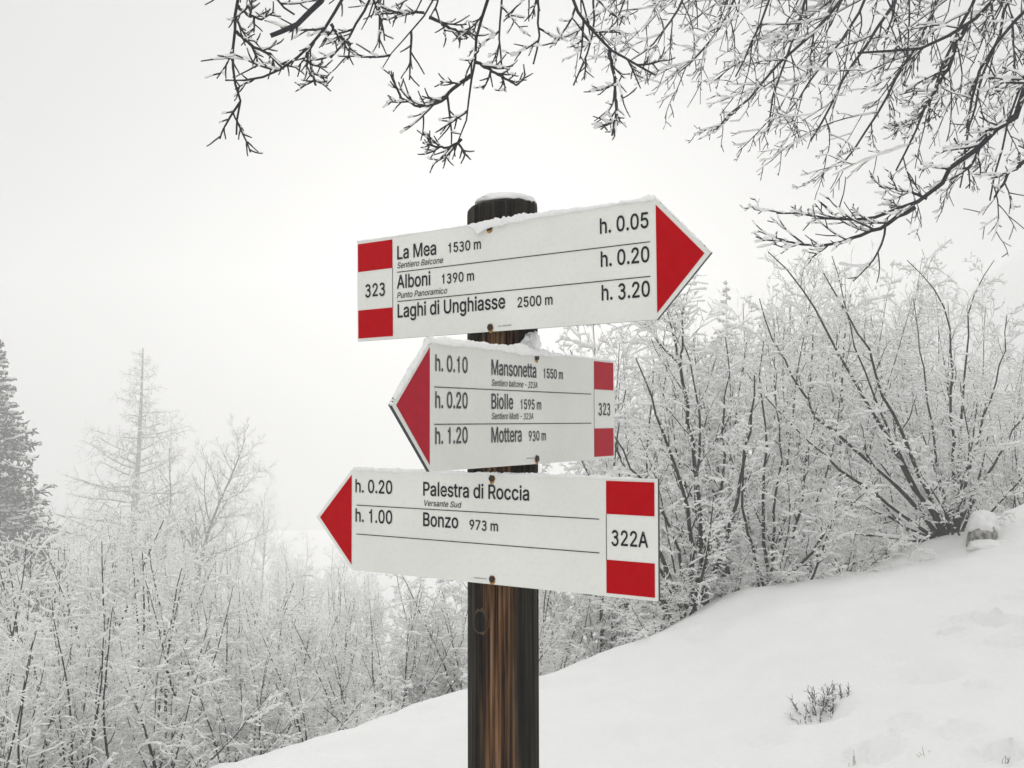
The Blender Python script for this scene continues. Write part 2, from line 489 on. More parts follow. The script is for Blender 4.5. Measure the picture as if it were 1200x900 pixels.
# ------------------------------------------------------------------ trail signs
# letter outlines: advance width and closed contours, in thousandths of the type size
GLYPHS = {
    ' ': (188, []),
    '-': (453, [[337,244,337,188,114,188,114,244]]),
    '.': (188, [[95,-4,83,-3,73,1,63,9,55,18,51,29,50,41,51,53,55,64,63,73,73,81,83,85,95,87,107,85,118,81,128,73,135,64,140,53,141,41,140,29,135,18,128,9,118,1,107,-3]]),
    '0': (453, [[227,-7,191,-3,158,7,130,24,105,48,85,77,69,113,57,155,50,202,48,254,50,306,57,353,69,395,85,431,106,461,130,484,159,502,191,512,227,516,262,512,295,502,323,484,348,461,368,431,384,395,396,353,403,306,405,254,403,202,396,155,384,113,368,77,348,48,323,24,295,7,263,-3], [227,50,250,52,271,60,290,74,306,92,320,116,330,144,338,176,342,213,344,254,342,295,338,332,330,365,320,393,306,416,290,435,271,449,250,457,227,460,203,457,182,449,163,435,147,416,134,393,123,365,115,332,111,295,109,254,111,213,115,176,123,144,134,116,147,92,163,74,182,60,203,52]]),
    '1': (453, [[212,0,212,366,118,366,118,408,165,413,203,438,228,509,275,509,275,0]]),
    '2': (453, [[64,0,64,47,234,229,282,282,311,327,320,371,319,389,315,405,308,419,298,431,287,441,273,449,224,460,205,458,188,454,172,447,159,438,148,427,139,413,132,398,128,381,127,362,66,362,68,391,75,418,86,442,102,464,121,482,143,496,168,507,196,513,225,516,254,513,281,507,306,497,328,482,346,465,361,445,372,423,379,398,381,372,371,318,336,259,267,180,153,60,153,57,389,57,389,0]]),
    '3': (453, [[218,-7,188,-5,159,1,133,10,108,22,88,38,70,57,57,79,48,104,44,132,109,132,112,115,118,100,126,87,137,76,150,66,165,59,219,50,275,61,291,69,304,80,315,93,323,108,328,125,329,145,328,163,323,180,316,196,306,211,292,223,275,234,254,241,229,246,201,248,157,248,157,299,288,448,288,452,70,452,70,509,372,509,372,461,211,278,211,289,247,290,279,286,308,276,333,262,354,244,371,222,383,198,391,173,393,145,390,116,383,90,370,66,354,45,333,27,309,12,281,2,251,-5]]),
    '5': (453, [[221,-7,192,-5,165,1,140,11,118,25,99,41,83,60,71,82,63,105,60,130,122,130,125,115,130,102,138,89,173,60,221,50,241,51,259,56,276,64,291,75,304,89,314,104,322,122,326,141,328,162,326,183,321,203,314,221,303,237,290,251,275,262,257,270,238,275,218,277,167,268,128,246,67,253,96,509,366,509,366,452,151,452,134,301,136,301,178,325,229,334,252,332,274,328,294,321,313,311,330,299,345,285,358,269,370,251,379,231,386,210,390,187,391,163,388,132,381,102,369,76,352,52,332,32,309,15,282,3,253,-4]]),
    '7': (453, [[97,0,323,448,323,452,62,452,62,509,391,509,391,449,165,0]]),
    '9': (453, [[226,516,256,513,285,506,310,494,333,478,352,458,368,434,380,408,387,378,389,347,387,322,382,296,373,270,315,168,200,0,130,0,301,248,307,248,287,221,257,202,218,195,188,197,161,203,137,214,116,229,98,247,83,269,72,294,66,321,64,352,66,382,73,411,85,436,101,459,120,479,143,494,168,506,196,513], [226,460,207,459,190,454,174,446,160,435,148,423,138,407,131,390,127,372,125,352,127,331,131,313,138,295,148,280,160,268,174,257,190,250,207,245,226,243,245,245,263,249,279,257,293,267,305,280,314,295,322,312,326,330,327,350,326,371,322,390,314,407,305,422,293,435,279,446,263,454,245,459]]),
    'A': (480, [[16,0,201,509,276,509,463,0,395,0,287,302,264,372,232,478,245,478,213,371,191,302,85,0], [110,142,110,199,370,199,370,142]]),
    'B': (456, [[60,0,60,509,241,509,274,507,304,501,329,491,350,477,367,461,381,442,390,421,396,398,398,374,397,353,393,336,387,320,356,286,315,267,315,262,331,260,347,254,363,245,378,234,391,220,402,203,411,184,416,161,418,136,416,111,410,88,400,67,386,48,368,31,344,18,317,8,284,2,247,0], [125,57,245,57,281,60,309,67,330,80,344,96,353,115,355,137,354,153,350,169,342,184,333,197,320,209,306,218,289,225,269,229,248,231,125,231], [125,285,238,285,288,296,302,304,314,314,323,326,330,340,335,355,336,372,333,393,326,412,313,429,294,442,270,449,240,452,125,452]]),
    'L': (393, [[60,0,60,509,125,509,125,57,361,57,361,0]]),
    'M': (628, [[60,0,60,509,152,509,314,95,476,509,568,509,568,0,506,0,506,400,342,0,286,0,122,400,122,0]]),
    'P': (445, [[60,0,60,509,235,509,272,506,305,499,332,487,356,471,375,452,390,430,400,404,407,377,409,348,407,318,400,291,390,265,375,243,356,223,332,207,305,195,272,188,235,186,125,186,125,0], [125,242,233,242,257,244,279,248,297,256,312,266,324,279,333,294,339,310,343,328,344,348,343,367,339,385,333,402,324,416,312,428,297,439,279,446,257,451,232,452,125,452]]),
    'R': (449, [[60,0,60,509,236,509,273,506,305,500,333,489,356,473,376,455,390,433,401,408,407,381,409,352,407,323,401,296,390,271,376,250,356,232,333,217,305,206,273,200,236,198,125,198,125,0], [125,255,234,255,258,256,280,260,298,267,313,276,325,287,334,300,340,316,344,333,345,352,344,371,340,389,334,405,325,419,313,430,298,440,279,446,258,451,233,452,125,452], [353,0,260,174,333,174,428,0]]),
    'S': (447, [[224,-9,188,-7,156,-1,128,9,102,23,81,40,64,60,51,83,42,109,38,137,104,137,108,118,114,102,123,88,136,76,150,66,166,59,224,49,246,50,267,54,286,60,303,69,317,79,329,92,338,106,344,122,346,139,344,154,340,168,332,179,296,205,245,222,184,239,145,253,112,269,86,289,67,313,56,341,52,372,54,400,62,425,75,448,92,468,113,484,138,498,165,508,195,514,227,516,259,514,289,508,316,498,340,484,360,468,377,449,390,427,398,403,401,378,337,378,332,402,320,421,302,437,280,449,254,456,225,459,204,457,185,454,167,448,152,440,139,430,129,418,121,405,117,391,115,376,117,359,122,345,131,334,169,308,212,293,264,279,312,264,359,238,395,198,402,180,407,161,408,139,406,112,399,87,386,64,370,43,349,25,323,11,294,0,261,-7]]),
    'U': (517, [[259,-8,220,-6,186,2,154,15,126,33,103,55,85,80,71,108,63,140,60,173,60,509,124,509,124,178,126,155,132,133,141,113,153,95,169,80,187,68,208,59,232,53,259,52,285,53,309,59,331,68,349,80,364,95,377,113,385,133,391,155,393,178,393,509,457,509,457,173,454,140,446,108,433,80,414,55,391,33,363,15,332,2,297,-6]]),
    'V': (480, [[204,0,16,509,84,509,192,206,215,137,248,31,235,31,267,138,290,206,395,509,463,509,278,0]]),
    'a': (389, [[160,-9,137,-7,115,-3,94,5,76,15,60,29,48,45,38,63,32,84,30,108,32,128,36,146,43,161,53,174,64,184,78,193,125,211,178,220,234,227,265,235,271,240,274,246,276,255,276,257,267,297,240,322,196,331,149,322,118,301,100,274,41,291,51,313,64,331,79,346,95,358,114,368,133,375,194,384,239,379,286,360,300,350,312,336,322,320,330,301,335,278,337,251,337,0,277,0,277,52,272,52,252,25,215,1], [170,45,192,47,211,51,228,59,242,68,254,80,263,93,270,108,274,122,276,138,276,190,259,182,231,176,200,171,175,168,134,159,103,139,97,130,93,118,92,105,102,72,130,52]]),
    'b': (424, [[229,-8,208,-7,189,-3,172,4,138,31,118,59,112,59,112,0,53,0,53,509,114,509,114,319,118,319,137,346,171,373,188,379,207,383,229,384,259,382,287,374,313,361,335,342,354,320,370,293,381,261,388,227,390,189,388,151,381,116,370,84,355,57,336,34,313,16,288,3,260,-6], [220,47,242,49,262,55,279,66,294,80,306,97,316,117,323,139,327,163,328,189,327,215,323,239,316,261,307,281,295,298,280,311,262,322,243,328,220,330,198,328,178,322,161,312,147,299,134,282,125,263,118,241,114,216,113,189,114,162,118,138,125,115,135,95,147,78,162,65,179,55,198,49]]),
    'c': (396, [[207,-8,174,-5,144,3,117,16,93,35,72,58,56,85,44,116,37,150,34,187,37,225,44,260,56,291,72,318,93,341,117,360,144,374,174,382,207,384,260,377,305,356,340,322,362,277,303,262,290,289,270,311,242,325,207,330,184,328,163,321,145,310,130,296,118,278,108,258,102,236,98,212,96,187,98,163,102,139,108,117,118,97,130,80,145,66,163,55,184,49,207,46,243,52,271,66,292,89,304,117,363,102,341,56,306,21,261,-1]]),
    'd': (424, [[195,-8,165,-6,137,3,111,16,89,34,70,57,55,84,43,116,36,151,34,189,36,227,43,261,55,293,70,320,89,342,112,361,137,374,165,382,196,384,218,383,237,379,253,373,287,346,306,319,311,319,311,509,372,509,372,0,313,0,313,59,307,59,287,31,252,4,236,-3,217,-7], [205,47,226,49,246,55,263,65,278,78,290,95,299,115,306,138,310,162,312,189,310,216,306,241,300,263,290,282,278,299,263,312,246,322,227,328,205,330,182,328,162,322,145,311,130,298,118,281,108,261,102,239,98,215,96,189,98,163,102,139,109,117,118,97,130,80,145,66,162,55,182,49]]),
    'e': (404, [[212,-8,177,-5,145,3,117,16,92,35,72,58,56,85,44,116,37,150,34,187,36,224,44,258,55,290,71,317,91,340,115,359,142,373,172,382,205,384,266,374,285,366,303,355,319,341,334,324,347,305,357,282,365,256,370,227,371,194,371,169,75,169,75,221,338,221,310,202,308,226,304,248,298,269,288,286,277,301,263,314,246,323,227,328,205,330,183,328,164,323,146,313,131,301,119,286,109,270,102,251,97,231,96,211,96,178,98,151,102,127,110,106,121,88,135,73,151,61,169,53,190,48,212,46,254,53,285,73,306,105,365,91,358,72,348,55,335,39,320,26,302,14,283,4,261,-3,237,-7]]),
    'g': (425, [[207,-151,180,-149,156,-146,134,-140,82,-110,51,-69,101,-41,122,-66,154,-88,207,-97,236,-95,261,-87,282,-75,298,-58,308,-34,311,-6,311,68,306,68,287,41,252,16,236,10,217,6,195,5,165,7,138,14,113,27,90,43,71,65,55,90,43,120,36,154,34,191,36,229,43,263,55,293,71,320,90,342,112,361,138,374,166,382,196,384,218,383,237,379,253,373,288,346,308,319,313,319,313,379,372,379,372,-9,370,-40,363,-67,350,-90,334,-109,314,-124,291,-136,265,-144,237,-149], [205,59,227,61,246,66,264,75,278,87,290,103,300,121,307,142,311,166,312,193,311,219,307,242,300,264,291,283,279,299,264,312,247,322,227,328,205,330,182,328,163,322,145,312,130,298,118,282,109,262,102,241,98,218,96,193,98,167,102,144,109,123,118,104,131,88,145,76,163,66,183,61]]),
    'h': (410, [[114,227,114,0,53,0,53,509,114,509,114,287,102,287,116,319,132,344,152,362,175,374,200,382,227,384,252,383,275,377,295,369,313,356,328,340,341,321,350,298,355,271,357,240,357,0,296,0,296,235,293,263,286,286,273,304,256,318,235,326,210,329,192,328,176,324,161,317,147,308,136,297,126,283,119,266,115,248]]),
    'i': (167, [[53,0,53,379,114,379,114,0], [84,443,73,444,63,448,54,455,47,463,43,472,41,483,43,494,47,504,54,512,63,518,73,522,84,524,95,522,105,518,114,512,121,504,125,494,126,483,125,472,121,463,114,455,105,448,95,444]]),
    'l': (186, [[62,0,62,516,124,516,124,0]]),
    'm': (610, [[53,0,53,379,112,379,112,295,108,295,114,314,122,331,132,346,172,376,219,386,245,383,268,375,287,361,303,342,314,320,321,295,312,295,318,312,326,329,337,343,381,375,437,386,458,385,478,380,497,372,514,361,529,346,541,328,550,307,555,283,557,255,557,0,496,0,496,254,493,279,485,298,473,313,456,323,438,329,419,330,402,329,387,326,374,320,345,290,335,247,335,0,274,0,274,260,272,280,265,297,253,311,238,322,220,328,199,330,158,320,145,312,135,302,126,289,119,274,115,257,114,238,114,0]]),
    'n': (410, [[114,227,114,0,53,0,53,379,112,379,112,287,102,287,116,319,132,344,152,362,175,374,200,382,227,384,252,383,275,377,295,369,313,356,328,340,341,321,350,298,355,271,357,240,357,0,296,0,296,235,293,263,286,286,273,304,256,318,235,326,210,329,192,328,176,324,161,317,147,308,136,297,126,283,119,266,115,248]]),
    'o': (415, [[207,-8,174,-5,144,3,117,16,93,35,72,58,56,85,44,116,37,150,34,187,37,225,44,260,56,291,72,318,93,341,117,360,144,374,174,382,207,384,241,382,271,374,299,360,323,341,343,318,359,291,371,260,379,225,381,187,379,150,371,116,359,85,343,58,323,35,299,16,271,3,241,-5], [207,46,231,49,252,55,270,66,285,80,298,97,307,117,314,139,318,163,319,187,318,212,314,236,307,258,298,278,285,296,270,310,252,321,231,328,207,330,184,328,163,321,145,310,130,296,118,278,108,258,102,236,98,212,96,187,98,163,102,139,108,117,118,97,130,80,145,66,163,55,184,49]]),
    'r': (259, [[53,0,53,379,112,379,112,321,115,321,124,339,137,354,152,367,171,377,191,383,213,385,229,384,243,384,243,322,230,324,207,326,190,324,174,321,159,315,146,306,135,296,126,284,119,269,115,254,114,237,114,0]]),
    's': (365, [[182,-8,157,-7,133,-3,112,3,93,12,76,24,62,38,50,54,41,73,36,94,94,107,101,87,111,72,124,60,141,52,160,47,181,45,206,47,227,53,244,62,258,74,265,88,268,103,266,115,262,126,254,136,243,144,229,150,212,155,149,170,118,180,92,192,72,208,58,227,50,249,47,274,49,295,55,314,65,332,79,347,95,360,115,370,137,378,161,383,187,384,212,383,234,379,254,372,271,363,286,352,299,339,324,290,268,277,262,291,254,304,243,316,228,325,210,331,187,333,166,331,147,326,131,317,119,305,111,292,109,277,110,264,115,253,124,243,172,223,229,209,261,200,287,187,306,171,320,153,328,131,331,107,329,85,323,65,312,47,298,31,281,18,260,6,236,-2,210,-7]]),
    't': (227, [[204,379,204,327,6,327,6,379], [65,471,126,471,126,98,127,83,130,70,136,61,144,55,156,51,170,50,185,51,202,54,213,2,192,-3,168,-4,138,-1,113,7,92,21,77,41,68,64,65,93]]),
    'u': (410, [[182,-5,158,-3,135,2,115,11,97,23,82,39,69,59,60,82,54,109,53,139,53,379,114,379,114,144,116,117,124,94,137,75,154,61,175,53,200,50,218,51,234,55,249,62,263,71,274,83,283,97,290,113,295,132,296,153,296,379,357,379,357,0,298,0,298,92,307,92,294,60,277,35,257,17,234,5,209,-3]]),
    'z': (380, [[42,0,42,46,254,320,254,323,48,323,48,379,333,379,333,331,126,60,126,56,339,56,339,0]]),
}

def fatten(p, w):
    """move a closed contour outwards by w (holes run the other way round and shrink)"""
    keep = np.linalg.norm(np.roll(p, -1, 0) - p, axis=1) > 9
    p = p[keep]
    d0 = p - np.roll(p, 1, 0)
    d1 = np.roll(p, -1, 0) - p
    n0 = np.stack([d0[:, 1], -d0[:, 0]], 1) / np.maximum(np.linalg.norm(d0, axis=1, keepdims=True), 1e-6)
    n1 = np.stack([d1[:, 1], -d1[:, 0]], 1) / np.maximum(np.linalg.norm(d1, axis=1, keepdims=True), 1e-6)
    s = n0 + n1
    s = s / np.maximum((s * s).sum(1, keepdims=True) / 2, 0.7)
    return p + s * w * WIND


def stroke(c, w):
    c = np.array(c, float)
    t = np.gradient(c, axis=0)
    t /= np.linalg.norm(t, axis=1, keepdims=True)
    n = np.stack([-t[:, 1], t[:, 0]], 1) * w / 2
    return np.concatenate([c + n, (c - n)[::-1]])


def arc(cx, cy_, rx, ry, a0, a1, n=15):
    return [(cx + rx * math.cos(R(a0 + (a1 - a0) * i / n)), cy_ + ry * math.sin(R(a0 + (a1 - a0) * i / n))) for i in range(n + 1)]


THREE = (stroke(arc(212, 374, 124, 104, 165, -90) + [(165, 270)], 60), stroke([(165, 270)] + arc(212, 134, 140, 136, 90, -168), 60))
WIND = 1.0
_q = np.array(GLYPHS['l'][1][0], float).reshape(-1, 2)
if (_q[:, 0] * np.roll(_q[:, 1], -1) - _q[:, 1] * np.roll(_q[:, 0], -1)).sum() < 0:
    WIND = -1.0


def text_mesh(name, body, x0, x1, y0, cap, italic=False, weight=0.012, z=0.0):
    """outline letters stretched to run from x0 to x1 on the baseline y0 (metres), capital height cap"""
    CAPH = 509.0
    pen = 0
    polys = []
    level = []
    threes = []
    for ch in body:
        adv, cont = GLYPHS[ch]
        if ch == '3':
            threes.append(pen)
            pen += adv
            continue
        outers = 0
        for c in cont:
            p = np.array(c, float).reshape(-1, 2)
            solid = WIND * (p[:, 0] * np.roll(p[:, 1], -1) - p[:, 1] * np.roll(p[:, 0], -1)).sum() > 0
            p[:, 0] += pen
            polys.append(p)
            level.append(min(outers, 1) if solid else 0)      # strokes that cross another stroke go on a second layer
            outers += int(solid)
        pen += adv
    allp = np.concatenate(polys + [THREE[1] + np.array([[q, 0.0]]) for q in threes])
    lo, hi = allp[:, 0].min(), allp[:, 0].max()
    sy = cap / CAPH
    sx = (x1 - x0) / (hi - lo)
    layers = []
    for lay in (0, 1):
        cu = bpy.data.curves.new(name, 'CURVE')
        cu.dimensions = '2D'
        cu.fill_mode = 'BOTH'
        for p, lv in zip(polys, level):
            if lv != lay: continue
            p = fatten(p, weight * 509.0)
            sp = cu.splines.new('POLY')
            sp.points.add(len(p) - 1)
            xx = x0 + (p[:, 0] - lo) * sx
            yy = y0 + p[:, 1] * sy
            if italic:
                xx = xx + (yy - y0) * 0.22
            co = np.stack([xx, yy, np.zeros(len(p)), np.ones(len(p))], 1)
            sp.points.foreach_set("co", co.astype(np.float32).ravel())
            sp.use_cyclic_u = True
        if len(cu.splines):
            tmp = bpy.data.objects.new("tmp", cu)
            COL.objects.link(tmp)
            bpy.context.view_layer.update()
            layers.append((lay, bpy.data.meshes.new_from_object(tmp.evaluated_get(bpy.context.evaluated_depsgraph_get()))))
            bpy.data.objects.remove(tmp)
        bpy.data.curves.remove(cu)
    extra = []
    for pen in threes:                       # the round-topped 3: two bowls drawn as strokes, one a hair above the other
        for lay, st in enumerate(THREE):
            half = len(st) // 2
            L_, R_ = st[:half], st[half:][::-1]
            mid = (L_ + R_) / 2
            k_ = 1 + weight * 509 * 2 / 60
            L_, R_ = mid + (L_ - mid) * k_, mid + (R_ - mid) * k_
            q = np.concatenate([L_, R_])
            xx = x0 + (q[:, 0] + pen - lo) * sx
            yy = y0 + q[:, 1] * sy
            if italic: xx = xx + (yy - y0) * 0.22
            extra.append((np.stack([xx, yy, np.full(len(q), 0.00004 * lay)], 1), half))
    import bmesh
    bm = bmesh.new()
    for lay, m_ in layers:
        m_.transform(Matrix.Translation((0, 0, 0.00003 * lay)))
        bm.from_mesh(m_)
        bpy.data.meshes.remove(m_)
    for q, half in extra:
        vs_ = [bm.verts.new(tuple(v)) for v in q]
        for i in range(half - 1):
            bm.faces.new((vs_[i], vs_[half + i], vs_[half + i + 1], vs_[i + 1]))
    me = bpy.data.meshes.new(name)
    bm.to_mesh(me)
    bm.free()
    me.name = name
    me.materials.clear()
    me.transform(Matrix.Translation((0, 0, z)))
    return me


def prism(outline, z0, z1):
    """outline (n,2) counter-clockwise, extruded between z0 and z1; faces: front, back, sides"""
    n = len(outline)
    V = [(x, y, z1) for x, y in outline] + [(x, y, z0) for x, y in outline]
    me = bpy.data.meshes.new("prism")
    F = [tuple(range(n)), tuple(range(2 * n - 1, n - 1, -1))]
    F += [(i, n + i, n + (i + 1) % n, (i + 1) % n) for i in range(n)]
    me.from_pydata(V, [], F)
    me.update()
    return me


def disc(cx, cy, r, z0, z1, seg=16, ry=None):
    ry = ry or r
    return prism([(cx + r * math.cos(2 * math.pi * i / seg), cy + ry * math.sin(2 * math.pi * i / seg)) for i in range(seg)], z0, z1)


SW, SH, ST, THK = 0.2537, 0.075, 0.074, 0.0045        # half width, half height, point length, sheet thickness


def build_sign(label, pos, yaw, roll, texts, point_right, third_rule=True, scale=1.0, small=None, screws=(), red=None, paint=None, ink=None):
    ink = ink or M_INK
    root = empty("trail_sign", pos)
    e = Vector((math.cos(yaw) * math.cos(roll), math.sin(yaw) * math.cos(roll), math.sin(roll)))
    u = Vector((-math.sin(roll) * math.cos(yaw), -math.sin(roll) * math.sin(yaw), math.cos(roll)))
    nrm = e.cross(u)
    m = Matrix((e, u, nrm)).transposed().to_4x4()
    m.translation = Vector(pos)
    root.matrix_world = m @ Matrix.Scale(scale, 4)
    tag(root, label, "sign", "trail signs on the post")
    s = 1 if point_right else -1
    out = [(-SW * s, -SH), (SW * s, -SH), ((SW + ST) * s, 0), (SW * s, SH), (-SW * s, SH)]
    if s < 0: out = out[::-1]
    me = prism(out, -THK, 0.0)
    me.materials.append(paint or M_PAINT)
    me.materials.append(M_EDGE)
    for p in me.polygons:
        p.material_index = 0 if p.normal.z > 0.5 else 1
    # a thin grey-white painted border strip keeps the rim bright, the cut edge stays dark
    link_mesh("panel", me, None, root)
    k = 0.0006
    tri = [(SW * s + 0.0008 * s, 0.0662), (SW * s + 0.0008 * s, -0.0668), ((SW + 0.0655) * s, 0.0)]
    if s > 0: tri = [tri[0], tri[1], tri[2]]
    else: tri = [tri[0], tri[2], tri[1]]
    link_mesh("red_arrow", prism(tri, 0.0001, k), red or M_RED, root)
    xa, xb = (-0.2515, -0.1820) if s > 0 else (0.1808, 0.2490)
    for (ya, yb) in ((0.0288, 0.0705), (-0.0708, -0.0290)):
        link_mesh("red_square", prism([(xa, ya), (xb, ya), (xb, yb), (xa, yb)], 0.0001, k), red or M_RED, root)
    xe = xb if s > 0 else xa
    link_mesh("divider_line", prism([(xe - 0.0004, -0.0290), (xe + 0.0004, -0.0290), (xe + 0.0004, 0.0288), (xe - 0.0004, 0.0288)], 0.0001, k * 0.7), ink, root)
    for yr in (0.0215, -0.0212):
        ra, rb = (-0.173, 0.2455) if s > 0 else (-0.2447, 0.1705)
        link_mesh("rule_line", prism([(ra, yr - 0.00055), (rb, yr - 0.00055), (rb, yr + 0.00055), (ra, yr + 0.00055)], 0.0001, k), ink, root)
    for (body, x0, x1, y0, cap, it) in texts:
        me = text_mesh("lettering", body, x0 / 1000, x1 / 1000, y0 / 1000, cap / 1000, it, weight=0.010 if cap < 10 else 0.022, z=0.0007)
        link_mesh("lettering", me, ink, root)
    if small:       # the printer's tiny imprint near the lower edge: an unreadable row of specks
        V, F = [], []
        rr = random.Random(int(small[0] * 1e5))
        x = small[0] - 0.011
        while x < small[0] + 0.011:
            w = rr.uniform(0.0006, 0.0013)
            h = rr.uniform(0.0010, 0.0018)
            i = len(V)
            V += [(x, small[1], 0.0007), (x + w, small[1], 0.0007), (x + w, small[1] + h, 0.0007), (x, small[1] + h, 0.0007)]
            F.append((i, i + 1, i + 2, i + 3))
            x += w + 0.0005
        link_mesh("imprint", np_mesh("imprint", V, [np.array(F)], False), M_FAINT, root)
    rg = np.random.default_rng(int(abs(pos[2]) * 1e4))
    for (sx, sy) in screws:
        sc = link_mesh("screw", disc(sx, sy, 0.0042, 0.0001, 0.0022, 18), M_SCREW, root)
        # rust ring that has bled downwards from the screw
        n = 26
        o = []
        for i in range(n):
            t = 2 * math.pi * i / n
            r_ = 0.0052 + 0.0007 * rg.uniform(-1, 1)
            dx, dy = r_ * math.cos(t), r_ * math.sin(t)
            if dy < 0: dy *= 1.45
            o.append((sx + dx, sy + dy))
        link_mesh("rust_stain", prism(o, 0.0001, 0.0005), M_RUST, sc)
    return root, m @ Matrix.Scale(scale, 4)


B1, B2, B3 = 40.2, -2.3, -44.6
SIGN_T, MT = build_sign("topmost trail sign pointing right, reading La Mea, Alboni and Laghi di Unghiasse",
    (-0.0272, 1.5044, 0.1929), -0.6365, 0.0096,
    [("La Mea", -172, -98.6, B1, 19, False), ("1530 m", -75.4, -18.2, B1, 13.4, False), ("Sentiero Balcone", -172.8, -86.5, 27.0, 8.4, True),
     ("Alboni", -173, -109.8, B2, 19, False), ("1390 m", -87.7, -30.7, B2, 13.2, False), ("Punto Panoramico", -173, -79.5, -16.6, 8.4, True),
     ("Laghi di Unghiasse", -172, 22.3, B3, 19, False), ("2500 m", 43.6, 99.7, B3 - 0.6, 13.2, False),
     ("h. 0.05", 174.3, 243.9, B1 - .8, 19, False), ("h. 0.20", 174.9, 244.4, B2 - .6, 19, False), ("h. 3.20", 175.6, 244.4, B3 - 1, 19, False),
     ("323", -236.7, -197.4, -9.7, 18.4, False)], True, small=(0.0214, -0.0690), screws=((-0.003, 0.0672), (-0.003, -0.0690)))
M_RED_SHEEN = mat_plain("red_paint_with_sheen", (0.40, 0.008, 0.025), 0.45, 0.08, 70, 0.10)  # pinkish sky sheen on the steeply turned face, put into the red itself
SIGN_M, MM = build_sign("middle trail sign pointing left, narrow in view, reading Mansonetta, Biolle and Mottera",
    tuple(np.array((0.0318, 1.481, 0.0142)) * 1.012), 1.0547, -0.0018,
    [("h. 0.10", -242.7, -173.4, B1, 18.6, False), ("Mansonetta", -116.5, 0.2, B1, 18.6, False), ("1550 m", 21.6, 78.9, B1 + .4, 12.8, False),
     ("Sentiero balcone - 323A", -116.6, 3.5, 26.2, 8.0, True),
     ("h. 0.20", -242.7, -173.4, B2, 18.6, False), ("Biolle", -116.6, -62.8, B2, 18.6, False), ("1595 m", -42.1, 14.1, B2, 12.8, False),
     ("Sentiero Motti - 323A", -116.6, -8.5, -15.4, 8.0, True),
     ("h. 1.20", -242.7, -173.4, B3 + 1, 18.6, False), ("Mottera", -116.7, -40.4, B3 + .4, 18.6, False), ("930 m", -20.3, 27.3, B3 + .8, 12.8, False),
     ("323", 196, 236.8, -9.0, 17.8, False)], False, small=(-0.017, -0.0675), screws=((0.002, 0.0675), (0.0016, -0.068)), scale=1.012, red=M_RED_SHEEN, paint=M_PAINT_DULL, ink=M_INK_GREY)
SIGN_B, MB_ = build_sign("lowest trail sign pointing left, reading Palestra di Roccia and Bonzo, numbered 322A",
    (-0.0297, 1.512, -0.1497), -0.6048, -0.0007,
    [("h. 0.20", -246.4, -175.4, B1 + .5, 18.8, False), ("Palestra di Roccia", -116.9, 63.2, B1 + .6, 18.8, False), ("Versante Sud", -116.9, -51, 26.2, 8.0, True),
     ("h. 1.00", -246.2, -175.4, B2 - .3, 18.8, False), ("Bonzo", -116.9, -55.1, B2, 18.8, False), ("973 m", -35, 12.5, B2 - .3, 13.0, False),
     ("322A", 188.6, 239.8, -9.8, 18.6, False)], False, small=(-0.017, -0.0690), screws=((0.0028, 0.0683), (0.003, -0.068)))

# a spacer block between the post and the middle sign (part of the post's fixing, hidden behind the sign)
def spacer():
    nM = MM.to_3x3() @ Vector((0, 0, 1))
    nM.normalize()
    c = MM @ Vector((0.002, 0, 0))
    V, F = [], []
    me = bpy.data.meshes.new("block")
    import bmesh
    bm = bmesh.new()
    bmesh.ops.create_cube(bm, size=1.0)
    bmesh.ops.scale(bm, vec=(0.04, 0.12, 0.030), verts=bm.verts)
    bmesh.ops.bevel(bm, geom=list(bm.edges), offset=0.003, segments=1, affect='EDGES')
    bmesh.ops.translate(bm, vec=(0.002, 0, -THK - 0.0155), verts=bm.verts)
    bm.to_mesh(me)
    bm.free()
    o = link_mesh("mounting_block", me, M_KNOT, SIGN_M)
    return o


spacer()


# ------------------------------------------------------------------ snow lying on the signs and the post
def lerp_noise(n, knots, rng):
    return np.interp(np.linspace(0, 1, n), np.linspace(0, 1, knots), rng.uniform(0, 1, knots))


